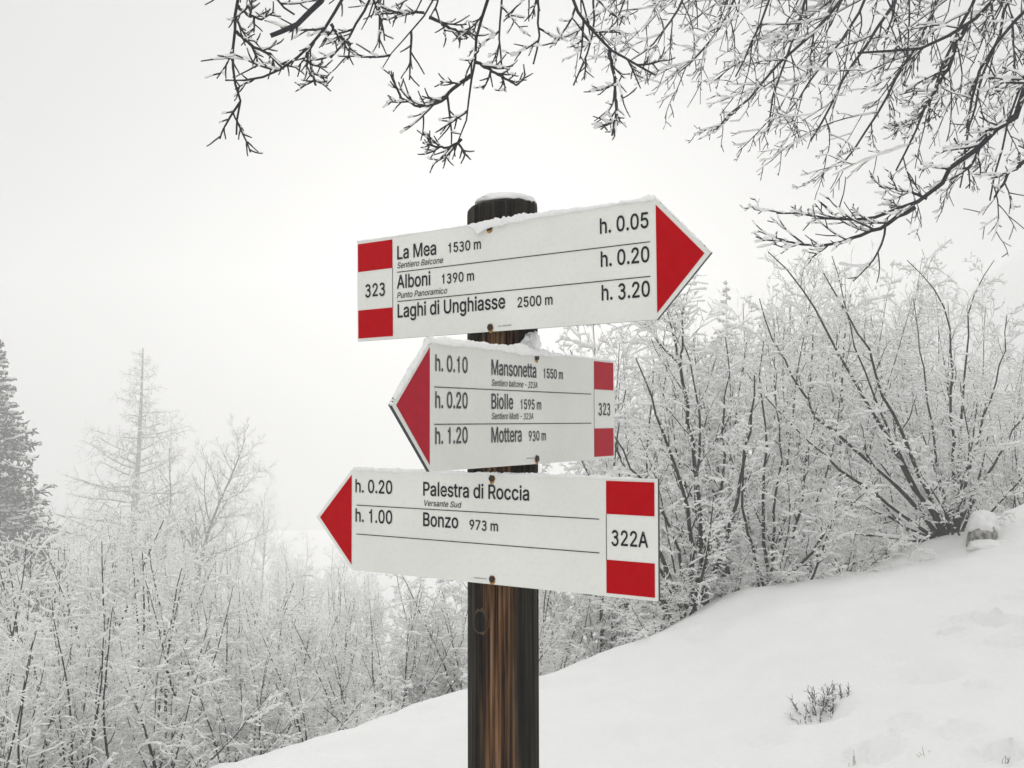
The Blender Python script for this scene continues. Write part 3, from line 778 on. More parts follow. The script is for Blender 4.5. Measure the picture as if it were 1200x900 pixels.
def snow_ridge(name, label, mat4, path, profile, seed, width=0.010, back=0.0, n=260, front_spill=None):
    """a lumpy ridge of snow along a sign edge; path: two (x,y) points of the sign, profile: height in metres at fractions"""
    rng = np.random.default_rng(seed)
    t = np.linspace(0, 1, n)
    a, b = np.array(path[0]), np.array(path[1])
    P = a[None] + (b - a)[None] * t[:, None]
    h = np.interp(t, [p[0] for p in profile], [p[1] for p in profile])
    lump = 0.45 + 0.7 * lerp_noise(n, 34, rng) * (0.5 + 0.5 * lerp_noise(n, 90, rng)) + 0.25 * lerp_noise(n, 12, rng)
    h = h * lump * np.clip(lerp_noise(n, 46, rng) * 2.6 - 0.15 + h * 60, 0.06, 1)
    h = h * 0.62 * (0.65 + 0.7 * lerp_noise(n, n, rng)) + 0.0003
    h[0] = h[-1] = 0.0003
    spill = np.zeros(n) if front_spill is None else np.interp(t, [p[0] for p in front_spill], [p[1] for p in front_spill]) * (0.5 + 0.9 * lerp_noise(n, 40, rng))
    k = 12
    ang = np.linspace(-0.45, math.pi + 0.45, k)
    V = np.zeros((n, k, 3))
    for j, g in enumerate(ang):
        w = width * (0.5 + 0.5 * np.clip(h / 0.006, 0.15, 1.4)) * (0.8 + 0.4 * lerp_noise(n, 60, rng))
        zc = -THK / 2 + np.cos(g) * w * 0.5
        if math.cos(g) > 0:
            zc = zc + spill * math.cos(g) * 0.35
        yy = np.sin(g) * h
        if math.cos(g) > 0.5:
            yy = yy - spill * (math.cos(g) - 0.5) * 2
        V[:, j, 0] = P[:, 0] + rng.normal(0, 0.0004, n)
        V[:, j, 1] = P[:, 1] + yy - 0.0006
        V[:, j, 2] = zc
    idx = np.arange(n * k).reshape(n, k)
    F = np.stack([idx[:-1, :-1].ravel(), idx[1:, :-1].ravel(), idx[1:, 1:].ravel(), idx[:-1, 1:].ravel()], 1)
    under = np.stack([idx[:-1, -1], idx[1:, -1], idx[1:, 0], idx[:-1, 0]], 1)
    me = np_mesh(name, V.reshape(-1, 3), [F, under])
    me.transform(mat4)
    o = link_mesh(name, me, M_SNOW_SIGN)
    tag(o, label, "snow")
    return o


snow_ridge("snow_ridge", "thin crust of snow along the top edge of the topmost sign", MT, ((-SW, SH), (SW, SH)),
           [(0, .003), (.15, .0035), (.3, .002), (.40, .003), (.5, .009), (.56, .012), (.64, .008), (.75, .004), (.92, .005), (1, .008)], 1,
           front_spill=[(0, 0), (.42, 0), (.46, .014), (.54, .006), (.62, .003), (.8, .0015), (1, .001)])
snow_ridge("snow_ridge", "crust of snow on the slanting upper edge of the topmost sign's arrow point", MT, ((SW, SH), (SW + ST, 0.0)),
           [(0, .004), (.3, .002), (.6, .003), (1, .001)], 2, n=60)
snow_ridge("snow_ridge", "lumpy ridge of snow along the top edge of the middle sign", MM, ((-SW, SH), (SW, SH)),
           [(0, .009), (.2, .010), (.32, .008), (.42, .012), (.55, .008), (.62, .003), (.8, .003), (1, .002)], 3,
           front_spill=[(0, .002), (.3, .002), (.4, .004), (.55, .005), (.65, .001), (1, .001)])
snow_ridge("snow_ridge", "patchy snow on the slanting upper edge of the middle sign's arrow point", MM, ((-SW - ST, 0.0), (-SW, SH)),
           [(0, .001), (.25, .004), (.5, .006), (.75, .003), (1, .007)], 4, n=70)
snow_ridge("snow_ridge", "thin ridge of snow along the top edge of the lowest sign", MB_, ((-SW, SH), (SW, SH)),
           [(0, .005), (.2, .006), (.4, .003), (.6, .006), (.8, .004), (1, .002)], 5,
           front_spill=[(0, .0015), (.5, .001), (1, .0012)])


def snow_lump(name, label, centre, size, seed, flat=0.35, rough=0.16, mat=None, seg=36, rings=16):
    """an uneven pad of snow, flattened below"""
    V, F = [], []
    for i in range(rings + 1):
        ph = math.pi * i / rings
        for j in range(seg):
            th = 2 * math.pi * j / seg
            d = np.array([math.sin(ph) * math.cos(th), math.sin(ph) * math.sin(th), math.cos(ph)])
            q = 1 + rough * float(vnoise(d[0] * 2.2 + seed, d[1] * 2.2 + d[2] * 1.7, seed)) + 0.5 * rough * float(vnoise(d[0] * 5 + seed, d[1] * 5 + d[2] * 4, seed + 1))
            p = d * q
            if p[2] < 0: p[2] *= flat
            V.append(p * np.array(size) + np.array(centre))
    for i in range(rings):
        for j in range(seg):
            F.append((i * seg + j, (i + 1) * seg + j, (i + 1) * seg + (j + 1) % seg, i * seg + (j + 1) % seg))
    o = link_mesh(name, np_mesh(name, np.array(V), [np.array(F)]), mat or M_SNOW_SIGN)
    if label: tag(o, label, "snow")
    return o


snow_lump("snow_mound", "rounded cap of snow sitting on top of the wooden post", (PC[0] + 0.004, PC[1], PZ1 + 0.001), (0.043, 0.043, 0.0135), 11, flat=0.25)
q = at(622, 402, 1.512)
snow_lump("snow_clump", "clump of snow stuck between the topmost and the middle sign beside the post", q, (0.013, 0.018, 0.014), 17, flat=1.0, rough=0.35)

# ------------------------------------------------------------------ branching plants
def unit(a):
    return a / np.maximum(np.linalg.norm(a, axis=-1, keepdims=True), 1e-9)


def paths(P, D, L, n, rng, wob=0.12, up=0.0, bias=None):
    """grow len(P) curves of n points at once; up bends them skywards (or down when negative)"""
    m = len(P)
    out = np.zeros((m, n, 3))
    out[:, 0] = P
    D = unit(D)
    st = (L / (n - 1))[:, None]
    for i in range(1, n):
        D = D + rng.normal(0, wob, (m, 3))
        D[:, 2] += up
        if bias is not None: D = D + bias
        D = unit(D)
        out[:, i] = out[:, i - 1] + D * st
    return out


def taper(r0, n, tip=0.35):
    return np.asarray(r0)[:, None] * np.linspace(1, tip, n)[None]


def children(pts, L, rad, k, rng, t0=0.2, t1=0.97, ang=(35, 60), lenf=0.45, fall=0.5, rf=0.5, jit=0.35, flat=0.0):
    """k side shoots for every parent curve: start points, directions, lengths, radii"""
    m, n, _ = pts.shape
    t = (np.arange(k)[None] + rng.uniform(0, 1, (m, k))) / k * (t1 - t0) + t0
    f = t * (n - 1)
    i = np.clip(np.floor(f).astype(int), 0, n - 2)
    w = (f - i)[..., None]
    rows = np.arange(m)[:, None]
    A, B = pts[rows, i], pts[rows, i + 1]
    P = A * (1 - w) + B * w
    T = unit(B - A)
    az = rng.uniform(0, 2 * np.pi, (m, 1)) + np.arange(k)[None] * 2.4 + rng.normal(0, 0.5, (m, k))
    ref = np.where(np.abs(T[..., 2:3]) > 0.9, np.array([1.0, 0, 0]), np.array([0, 0, 1.0]))
    U = unit(np.cross(T, ref))
    W = np.cross(T, U)
    S = np.cos(az)[..., None] * U + np.sin(az)[..., None] * W * (1 - flat)
    S = unit(S)
    a = np.radians(rng.uniform(*ang, (m, k)))[..., None]
    D = np.cos(a) * T + np.sin(a) * S
    Lc = np.asarray(L)[:, None] * lenf * (1 - fall * t) * rng.uniform(1 - jit, 1 + jit, (m, k))
    Ra = np.take_along_axis(rad, i, 1)
    return P.reshape(-1, 3), D.reshape(-1, 3), Lc.ravel(), (Ra * rf).ravel()


def tubes(pts, rad, k):
    m, n, _ = pts.shape
    T = np.zeros_like(pts)
    T[:, 1:-1] = pts[:, 2:] - pts[:, :-2]
    T[:, 0] = pts[:, 1] - pts[:, 0]
    T[:, -1] = pts[:, -1] - pts[:, -2]
    T = unit(T)
    mean = unit(pts[:, -1] - pts[:, 0])
    ref = np.where(np.abs(mean[:, 2:3]) > 0.75, np.array([1.0, 0, 0]), np.array([0, 0, 1.0]))[:, None]
    U = unit(np.cross(T, np.broadcast_to(ref, T.shape)))
    W = np.cross(U, T)
    a = np.linspace(0, 2 * np.pi, k, endpoint=False)
    r = rad[..., None, None]
    V = pts[:, :, None] + r * (np.cos(a)[None, None, :, None] * U[:, :, None] + np.sin(a)[None, None, :, None] * W[:, :, None])
    idx = np.arange(m * n * k).reshape(m, n, k)
    nx = np.roll(idx, -1, 2)
    F = np.stack([idx[:, :-1], idx[:, 1:], nx[:, 1:], nx[:, :-1]], -1).reshape(-1, 4)
    return V.reshape(-1, 3), F


def snow_tubes(pts, rad, thick, rng, k=4, gap=0.25, steep=0.9, low=0.12):
    """snow lying along the upper side of the curves, thin on steep ones and broken by gaps"""
    T = unit(np.gradient(pts, axis=1))
    hor = np.clip(1 - np.abs(T[..., 2]) / steep, 0, 1) ** 0.7
    amt = thick * (low + (1 - low) * hor)
    amt = amt * rng.uniform(0.55, 1.35, amt.shape)
    amt = np.where(rng.uniform(0, 1, amt.shape) < 0.11, amt * 1.8, amt)      # clumps caught in forks
    drop = rng.uniform(0, 1, amt.shape) < gap
    amt = np.where(drop, amt * 0.15, amt)
    w = amt + np.minimum(rad, thick * 1.2) * 0.55 * (amt > thick * 0.2)
    Q = pts.copy()
    Q[..., 2] += rad * 0.5 + amt * 0.25
    Q[..., :2] += rng.normal(0, 1, Q[..., :2].shape) * (amt * 0.15)[..., None]
    a, z = Q[:, :1] - T[:, :1] * w[:, :1, None] * 0.6, Q[:, -1:] + T[:, -1:] * w[:, -1:, None] * 0.7
    Q = np.concatenate([a, Q, z], 1)
    w = np.concatenate([w[:, :1] * 0.3, w, w[:, -1:] * 0.25], 1)
    return tubes(Q, w, k)


class Heap:
    """collects tube meshes into one mesh"""
    def __init__(self):
        self.V, self.F, self.n = [], [], 0

    def add(self, VF):
        V, F = VF
        self.V.append(V)
        self.F.append(F + self.n)
        self.n += len(V)

    def mesh(self, name):
        return np_mesh(name, np.concatenate(self.V), [np.concatenate(self.F)])


def top_of(root):
    z = -1e9
    for c in root.children:
        n = len(c.data.vertices)
        co = np.empty(n * 3, np.float32)
        c.data.vertices.foreach_get("co", co)
        z = max(z, np.percentile(co[2::3], 99.7))
    return float(z)


def shrub(name, seed, stems, H=2.4, spread=(4, 42), lean=(0, 0), br=11, tw=9, tw2=4, thick=0.0085, r0=0.013, up=0.02, gap=0.25, extra_stems=None, jitter_base=0.10, brlen=0.42, brang=(28, 60)):
    """a many-stemmed bare shrub under snow: each stem a part, then twigs and the snow on them"""
    rng = np.random.default_rng(seed)
    root = empty(name)
    a = rng.uniform(0, 2 * np.pi, stems)
    tilt = np.radians(rng.uniform(*spread, stems))
    D = np.stack([np.sin(tilt) * np.cos(a) + lean[0], np.sin(tilt) * np.sin(a) + lean[1], np.cos(tilt)], 1)
    P = np.stack([rng.normal(0, jitter_base, stems), rng.normal(0, jitter_base, stems), np.full(stems, -0.08)], 1)
    L = H * rng.uniform(0.6, 1.08, stems)
    rad0 = r0 * rng.uniform(0.7, 1.3, stems)
    S = paths(P, D, L, 14, rng, 0.06, up)
    if extra_stems is not None:
        S = np.concatenate([S, extra_stems[0]])
        L = np.concatenate([L, np.linalg.norm(np.diff(extra_stems[0], axis=1), axis=2).sum(1)])
        rad0 = np.concatenate([rad0, extra_stems[1]])
    Rs = taper(rad0, 14, 0.22)
    for i in range(len(S)):
        link_mesh("stem", np_mesh("stem", *(lambda v, f: (v, [f]))(*tubes(S[i:i + 1], Rs[i:i + 1], 6))), M_BARK_SHRUB, root)
    wood, snow = Heap(), Heap()
    snow.add(snow_tubes(S, Rs, thick * 1.1, rng, 5, gap=0.35, steep=0.80, low=0.02))
    P1, D1, L1, R1 = children(S, L, Rs, br, rng, 0.15, 0.97, brang, brlen, 0.55, 0.55)
    B = paths(P1, D1, L1, 8, rng, 0.19, up * 1.5)
    RB = taper(np.maximum(R1 * 0.8, 0.0022), 8, 0.35)
    wood.add(tubes(B, RB, 4))
    snow.add(snow_tubes(B, RB, thick, rng, 4, gap=gap))
    P2, D2, L2, R2 = children(B, L1, RB, tw, rng, 0.12, 1.0, (30, 65), 0.45, 0.5, 0.6)
    C = paths(P2, D2, np.maximum(L2, 0.07), 5, rng, 0.26, up * 2)
    RC = taper(np.maximum(R2 * 0.8, 0.0014), 5, 0.5)
    wood.add(tubes(C, RC, 3))
    snow.add(snow_tubes(C, RC, thick * 0.85, rng, 3, gap=gap))
    if tw2:
        P3, D3, L3, R3 = children(C, np.maximum(L2, 0.07), RC, tw2, rng, 0.2, 1.0, (30, 60), 0.55, 0.4, 0.7)
        E = paths(P3, D3, np.maximum(L3, 0.04), 3, rng, 0.15, 0.02)
        RE = taper(np.maximum(R3 * 0.8, 0.0011), 3, 0.6)
        wood.add(tubes(E, RE, 3))
        snow.add(snow_tubes(E, RE, thick * 0.7, rng, 3, gap=gap))
    link_mesh("twigs", wood.mesh("twigs"), M_BARK_SHRUB, root)
    link_mesh("snow_load", snow.mesh("snow_load"), M_SNOW_TWIG, root)
    root["top"] = top_of(root)
    return root


def place(root, x, y, height_m=None, rz=0.0, label=None, group=None, cat="shrub", sink=0.05, zscale=1.0):
    """stand the plant on the snow at x,y, scaled to a height"""
    z = float(height(x, y, False))
    s = 1.0 if height_m is None else height_m / root["top"]
    root.location = (x, y, z - sink)
    root.rotation_euler = (0, 0, rz)
    root.scale = (s * zscale, s * zscale, s)
    tag(root, label, cat, group)
    return root


def resample(pix, n, rng=None):
    """3-D polyline through (px, py, depth) pixel points, n points"""
    P = np.array([at(*q) for q in pix])
    d = np.concatenate([[0], np.cumsum(np.linalg.norm(np.diff(P, axis=0), axis=1))])
    t = np.linspace(0, d[-1], n)
    out = np.stack([np.interp(t, d, P[:, k]) for k in range(3)], 1)
    if rng is not None:
        out[1:-1] += rng.normal(0, d[-1] * 0.004, (n - 2, 3))
    return out


# ---- the big fan-shaped shrub on the right, its main stems as the photograph shows them
def local_stems(base, pixlists, depth_jit, rng, r):
    S, Rr = [], []
    for k, pl in enumerate(pixlists):
        dj = depth_jit[k % len(depth_jit)]
        n = len(pl)
        q = [(p[0], p[1], base[1] + dj * i / (n - 1)) for i, p in enumerate(pl)]
        S.append(resample(q, 14, rng) - np.array(base))
        Rr.append(r * rng.uniform(0.75, 1.25))
    return np.array(S), np.array(Rr)


rngS = np.random.default_rng(77)


def hero_shrub(base_px, pix, seed, label, djit, r=0.014, **kw):
    b = crest(base_px[0])
    b[1] += 0.05
    b[2] = float(height(b[0], b[1], False))
    ex = local_stems(b, pix, djit, rngS, r)
    s = shrub("snowy_shrub", seed, kw.pop("stems", 4), extra_stems=ex, **kw)
    s.location = b
    tag(s, label, "shrub", "snow-laden shrubs on the slope")
    return s


hero_shrub((1112, 632), [[(1105, 628), (1075, 575), (1040, 510), (1000, 440), (960, 370), (925, 320), (900, 295)],
                         [(1108, 628), (1080, 560), (1055, 505), (1030, 455), (1022, 420), (1000, 380), (965, 320)],
                         [(1100, 628), (1055, 575), (1010, 535), (960, 490), (925, 440), (905, 395), (890, 350)],
                         [(1095, 630), (1045, 595), (1000, 560), (950, 520), (900, 470), (870, 430)],
                         [(1118, 625), (1118, 560), (1115, 490), (1117, 420), (1112, 370), (1085, 325), (1063, 305)],
                         [(1120, 625), (1124, 560), (1128, 480), (1133, 410), (1136, 360), (1150, 325), (1165, 305)],
                         [(1122, 625), (1130, 570), (1150, 500), (1165, 455), (1176, 410), (1180, 370)],
                         [(1112, 625), (1100, 560), (1092, 500), (1083, 450), (1080, 410), (1070, 350)],
                         [(1098, 632), (1050, 612), (1010, 590), (960, 580), (905, 590), (870, 610)],
                         [(1095, 636), (1045, 630), (1000, 625), (960, 640), (920, 655)],
                         [(1125, 628), (1150, 570), (1178, 520), (1205, 480), (1230, 440)],
                         [(1104, 628), (1060, 545), (1030, 480), (1000, 405), (985, 350), (975, 300)]],
           101, "large fan-shaped snow-laden shrub with dark stems leaning left, beside the snow-capped stump",
           (0.3, -0.5, 0.6, -0.3, 0.9, 0.2, -0.6, 0.5), stems=9, H=1.5, spread=(20, 62), br=12, tw=7, tw2=2, thick=0.0098, r0=0.010, brlen=0.20, r=0.0155, up=0.03)

hero_shrub((806, 712), [[(800, 712), (775, 650), (748, 580), (720, 520), (690, 460), (668, 410)],
                        [(804, 712), (795, 640), (770, 590), (740, 545), (715, 500), (700, 440)],
                        [(800, 714), (785, 690), (765, 650), (745, 610), (728, 570), (700, 560)],
                        [(810, 710), (812, 650), (808, 600), (790, 540), (765, 470), (745, 420)],
                        [(815, 708), (822, 640), (818, 560), (822, 500), (812, 440), (800, 400)],
                        [(795, 716), (770, 700), (740, 690), (705, 700), (680, 695)],
                        [(820, 706), (845, 650), (862, 590), (872, 540), (880, 500), (884, 440)],
                        [(812, 710), (835, 640), (850, 560), (846, 500), (856, 440), (850, 395)]],
           102, "snow-laden shrub with thick dark lower stems right behind the lowest sign's 322A end",
           (0.4, -0.4, 0.7, -0.2, 0.5), stems=6, H=1.6, spread=(10, 50), br=12, tw=7, tw2=2, thick=0.0098, r0=0.011, brlen=0.20, r=0.0165, up=0.03)

hero_shrub((905, 684), [[(900, 684), (905, 640), (908, 590), (915, 540), (912, 480), (905, 420)],
                        [(895, 686), (880, 640), (868, 590), (872, 540), (880, 480)],
                        [(910, 682), (925, 640), (940, 590), (945, 530), (960, 470)],
                        [(902, 684), (895, 630), (893, 580), (900, 520), (890, 450), (895, 400)],
                        [(915, 681), (950, 650), (975, 610), (1000, 590), (1030, 560)]],
           103, "snow-laden shrub with slender upright stems at the snow edge, left of the fan-shaped shrub",
           (0.5, -0.3, 0.8), stems=6, H=1.4, spread=(8, 50), br=12, tw=7, tw2=2, thick=0.0098, r0=0.009, brlen=0.26, r=0.013, up=0.03)

# ---- the thicket: individual shrubs copied from a few grown ones
def thicket(seed, kinds):
    return [shrub("snowy_shrub", seed + i, 8, H=2.4, spread=sp, br=br, tw=7, tw2=t2, brlen=bl, brang=(32, 72), thick=th, r0=0.014, up=u_, gap=g_)
            for i, (sp, th, u_, g_, br, bl, t2) in enumerate(kinds)]


PROTO = thicket(200, [((4, 40), 0.0115, 0.015, 0.22, 14, 0.30, 3), ((8, 52), 0.0135, 0.0, 0.2, 13, 0.32, 3)])      # left
HEAVY = thicket(210, [((12, 66), 0.0200, -0.015, 0.15, 11, 0.34, 2), ((8, 55), 0.0175, -0.01, 0.18, 11, 0.36, 2)])  # bent down by snow, nearest
FINE = thicket(220, [((4, 40), 0.0110, 0.015, 0.22, 13, 0.30, 3), ((8, 50), 0.0125, 0.0, 0.2, 13, 0.32, 3)])       # right
FARP = [shrub("snowy_shrub", 300 + i, 6, H=2.4, spread=(4, 40), br=10, tw=8, tw2=2, thick=0.012, r0=0.016, up=0.015) for i in range(2)]
used = {}
rngP = np.random.default_rng(9)


def put(px, depth, ytop, label, group, protos=PROTO, hmin=0.8, hmax=5.0):
    k = int(rngP.integers(len(protos)))
    p = protos[k]
    if id(p) in used:
        o = copy_tree(p)
    else:
        used[id(p)] = True
        o = p
    g = at(px, 500, depth)
    zt = at(px, ytop, depth)[2]
    h = np.clip(zt - float(height(g[0], g[1], False)), hmin, hmax)
    return place(o, g[0], g[1], float(h), rngP.uniform(0, 6.28), label, group, zscale=float(min(1.0, (2.5 / h) ** 0.95) if depth < 20 else 0.75))


def where(label, px, d):
    """tell the parts of a thicket apart by what they stand next to"""
    if isinstance(label, str): return label
    for lim, txt in label:
        if px < lim: return txt
    return label[-1][1]


def fill(n, px0, px1, d0, d1, top, label, group, protos=PROTO, jit=25, hmin=0.8, hmax=5.0):
    for i in range(n):
        px = px0 + (i + rngP.uniform(0.1, 0.9)) * (px1 - px0) / n
        d = rngP.uniform(d0, d1)
        put(px, d, top(px) + rngP.uniform(-jit, jit), where(label, px, d), group, protos, hmin, hmax)


ip = lambda xs, ys: (lambda x: float(np.interp(x, xs, ys)))
L_NEAR = [(110, "snow-laden bare shrub at the left picture edge, in the thicket below the spruce"),
          (220, "snow-laden bare shrub in the lower left thicket, straight below the misty larch"),
          (999, "snow-laden bare shrub at the lower left thicket's right end, by the snow edge")]
L_NEAR2 = [(110, "snow-laden shrub standing behind the front thicket, in front of the dark green spruce"),
           (220, "snow-laden shrub standing behind the front thicket, in front of the misty larch"),
           (999, "snow-laden shrub behind the front thicket, left of the lowest sign's arrow point")]
fill(7, -30, 330, 5.4, 6.8, ip([0, 100, 200, 330], [690, 700, 720, 800]), L_NEAR, "shrubs of the lower left thicket", HEAVY + PROTO)
fill(7, -20, 400, 7.2, 9.0, ip([0, 100, 200, 300, 400], [630, 625, 640, 690, 720]), L_NEAR2, "shrubs of the lower left thicket")
L_MID = [(450, "snow-laden bare shrub at the snow edge, below the lowest sign's red arrow"),
         (545, "snow-laden bare shrub at the snow edge, close to the left of the post"),
         (999, "snow-laden bare shrub at the snow edge, right of or behind the post")]
L_MID2 = [(450, "snow-laden shrub farther behind the snow edge, below the lowest sign's red arrow"),
          (545, "snow-laden shrub farther behind the snow edge, left of the post under the lowest sign"),
          (999, "snow-laden shrub farther behind the snow edge, right of the post under the lowest sign")]
fill(8, 300, 640, 6.9, 8.4, ip([300, 400, 500, 640], [770, 710, 690, 660]), L_MID, "shrubs behind the snow edge")
fill(6, 330, 720, 9, 11.5, ip([330, 420, 500, 640, 720], [720, 670, 650, 600, 560]), L_MID2, "shrubs behind the snow edge")
L_FAR = [(100, "pale misty snow-covered shrub down the valley, around the foot of the spruce"),
         (240, "pale misty snow-covered shrub down the valley, at the foot of larch and bare trees"),
         (999, "pale misty snow-covered shrub down the valley, left of the lowest sign")]
fill(10, -20, 400, 12, 20, ip([0, 100, 200, 300, 400], [610, 595, 600, 650, 690]), L_FAR, "misty shrubs down the valley", FARP, hmax=8)
fill(12, -20, 460, 30, 55, ip([0, 100, 200, 300, 350, 460], [600, 570, 560, 590, 640, 650]), L_FAR, "misty shrubs down the valley", FARP, 20, hmax=16)
fill(7, 265, 440, 15, 30, ip([265, 350, 440], [640, 668, 672]), L_FAR, "misty shrubs down the valley", FARP, 18, hmax=9)
L_RIGHT = [(740, "snow-covered shrub of the right thicket, beside the middle sign's numbered end"),
           (840, "snow-covered shrub of the right thicket, under the topmost sign's arrow point"),
           (999, "snow-covered shrub of the right thicket, behind the slender upright stems")]
L_RIGHT2 = [(1010, "snow-covered shrub of the right thicket, behind the left half of the fan-shaped shrub"),
            (1120, "snow-covered shrub of the right thicket, straight behind the fan-shaped shrub"),
            (9999, "snow-covered shrub of the right thicket, above the snow-capped stump")]
L_RIGHT3 = [(850, "pale snow-covered shrub in the last row of the right thicket, near the signs"),
            (1050, "pale snow-covered shrub in the right thicket's last row, behind the fan-shaped shrub"),
            (9999, "pale snow-covered shrub in the last row of the right thicket, near the right edge")]
L_RIGHT4 = [(1130, "low snow-covered shrub close behind the fan-shaped shrub's base"), (9999, "low snow-covered shrub close behind the snow-capped stump")]
fill(6, 690, 930, 9.5, 12, ip([690, 720, 800, 900, 930], [400, 390, 380, 350, 340]), L_RIGHT, "shrubs of the right-hand thicket", FINE, 30)
fill(7, 900, 1230, 10.5, 13.5, ip([900, 1000, 1100, 1200], [345, 320, 350, 440]), L_RIGHT2, "shrubs of the right-hand thicket", FINE, 30)
fill(10, 690, 1240, 15, 26, ip([640, 720, 850, 1000, 1100, 1240], [420, 380, 350, 320, 330, 400]), L_RIGHT3, "shrubs of the right-hand thicket", FARP, 30, hmax=8)
fill(4, 1000, 1240, 9.4, 10.4, ip([1000, 1240], [480, 500]), L_RIGHT4, "shrubs of the right-hand thicket", FINE, 40)


# ---- trees in the mist
def larch(seed, H):
    rng = np.random.default_rng(seed)
    root = empty("larch_tree")
    T = paths(np.array([[0, 0, -0.2]]), np.array([[0.01, 0, 1.0]]), np.array([H]), 24, rng, 0.012, 0.01)
    RT = taper([H * 0.017], 24, 0.12)
    link_mesh("trunk", np_mesh("trunk", *(lambda v, f: (v, [f]))(*tubes(T, RT, 8))), M_BARK_SHRUB, root)
    wood, snow = Heap(), Heap()
    P, D, L, Rr = children(T, np.array([H]), RT, 74, rng, 0.22, 0.99, (72, 100), 0.36, 0.90, 0.38, 0.35)
    B = paths(P, D, L, 9, rng, 0.07, 0.035)
    RB = taper(np.maximum(Rr, 0.010), 9, 0.3)
    wood.add(tubes(B, RB, 4))
    snow.add(snow_tubes(B, RB, 0.020, rng, 4))
    P, D, L, Rr = children(B, L, RB, 11, rng, 0.15, 1.0, (40, 80), 0.34, 0.4, 0.6)
    C = paths(P, D, L, 5, rng, 0.15, -0.10)
    RC = taper(np.maximum(Rr, 0.006), 5, 0.5)
    wood.add(tubes(C, RC, 3))
    snow.add(snow_tubes(C, RC, 0.012, rng, 3))
    P, D, L, Rr = children(C, L, RC, 4, rng, 0.2, 1.0, (30, 70), 0.5, 0.3, 0.7)
    E = paths(P, D, L, 3, rng, 0.15, -0.1)
    wood.add(tubes(E, taper(np.full(len(L), 0.005), 3, 0.6), 3))
    link_mesh("branches", wood.mesh("branches"), M_BARK_SHRUB, root)
    link_mesh("snow_load", snow.mesh("snow_load"), M_SNOW_TWIG, root)
    root["top"] = top_of(root)
    return root


def broadleaf(seed, H, lean=(0.1, 0), t0=0.3):
    rng = np.random.default_rng(seed)
    root = empty("bare_tree")
    T = paths(np.array([[0, 0, -0.2]]), np.array([[lean[0], lean[1], 1.0]]), np.array([H]), 18, rng, 0.05, 0.01)
    RT = taper([H * 0.011], 18, 0.15)
    link_mesh("trunk", np_mesh("trunk", *(lambda v, f: (v, [f]))(*tubes(T, RT, 7))), M_BARK_SHRUB, root)
    wood, snow = Heap(), Heap()
    P, D, L, Rr = children(T, np.array([H]), RT, 26, rng, t0, 0.99, (35, 60), 0.36, 0.6, 0.5)
    B = paths(P, D, L, 9, rng, 0.1, 0.05)
    RB = taper(np.maximum(Rr, 0.008), 9, 0.3)
    wood.add(tubes(B, RB, 4)); snow.add(snow_tubes(B, RB, 0.016, rng, 4))
    P, D, L, Rr = children(B, L, RB, 9, rng, 0.15, 1.0, (30, 55), 0.42, 0.5, 0.6)
    C = paths(P, D, L, 6, rng, 0.13, 0.03)
    RC = taper(np.maximum(Rr, 0.006), 6, 0.5)
    wood.add(tubes(C, RC, 3)); snow.add(snow_tubes(C, RC, 0.013, rng, 3))
    P, D, L, Rr = children(C, L, RC, 6, rng, 0.2, 1.0, (30, 55), 0.5, 0.4, 0.7)
    E = paths(P, D, L, 3, rng, 0.13, 0.02)
    RE = taper(np.maximum(Rr, 0.005), 3, 0.6)
    wood.add(tubes(E, RE, 3)); snow.add(snow_tubes(E, RE, 0.010, rng, 3))
    link_mesh("branches", wood.mesh("branches"), M_BARK_SHRUB, root)
    link_mesh("snow_load", snow.mesh("snow_load"), M_SNOW_TWIG, root)
    root["top"] = top_of(root)
    return root


def spruce(seed, H, width=0.20, whorl=0.26, fine=3):
    rng = np.random.default_rng(seed)
    root = empty("spruce_tree")
    T = paths(np.array([[0, 0, -0.2]]), np.array([[0, 0, 1.0]]), np.array([H]), 20, rng, 0.006, 0.01)
    RT = taper([H * 0.016], 20, 0.05)
    link_mesh("trunk", np_mesh("trunk", *(lambda v, f: (v, [f]))(*tubes(T, RT, 8))), M_BARK_SHRUB, root)
    needles, snow = Heap(), Heap()
    k = int(H / whorl) * 6
    P, D, L, Rr = children(T, np.array([H]), RT, k, rng, 0.12, 0.995, (84, 108), width, 0.985, 0.2, 0.22)
    L = np.maximum(L, 0.05)
    up_ = np.clip((P[:, 2] / H - 0.9) / 0.1, 0, 1)[:, None]
    D = D + up_ * np.array([[0, 0, 1.3]])
    B = paths(P, D, L, 8, rng, 0.05, 0.03)
    RB = taper(np.clip(L * 0.10, 0.010, 0.045), 8, 0.5)
    needles.add(tubes(B, RB, 5)); snow.add(snow_tubes(B, RB, 0.040, rng, 4, gap=0.25))
    P, D, L, Rr = children(B, L, RB, 14, rng, 0.12, 1.0, (40, 62), 0.34, 0.55, 0.8, flat=0.75)
    C = paths(P, D, np.maximum(L, 0.07), 5, rng, 0.08, -0.06)
    RC = taper(np.full(len(L), 0.031), 5, 0.5)
    needles.add(tubes(C, RC, 4)); snow.add(snow_tubes(C, RC, 0.022, rng, 3, gap=0.45))
    P, D, L, Rr = children(C, np.maximum(L, 0.07), RC, fine, rng, 0.2, 1.0, (35, 60), 0.6, 0.4, 0.8, flat=0.5)
    E = paths(P, D, np.maximum(L, 0.05), 3, rng, 0.1, -0.12)
    RE = taper(np.full(len(L), 0.024), 3, 0.5)
    needles.add(tubes(E, RE, 3))
    link_mesh("boughs", needles.mesh("boughs"), M_NEEDLE, root)
    link_mesh("snow_load", snow.mesh("snow_load"), M_SNOW_TWIG, root)
    root["top"] = top_of(root)
    return root


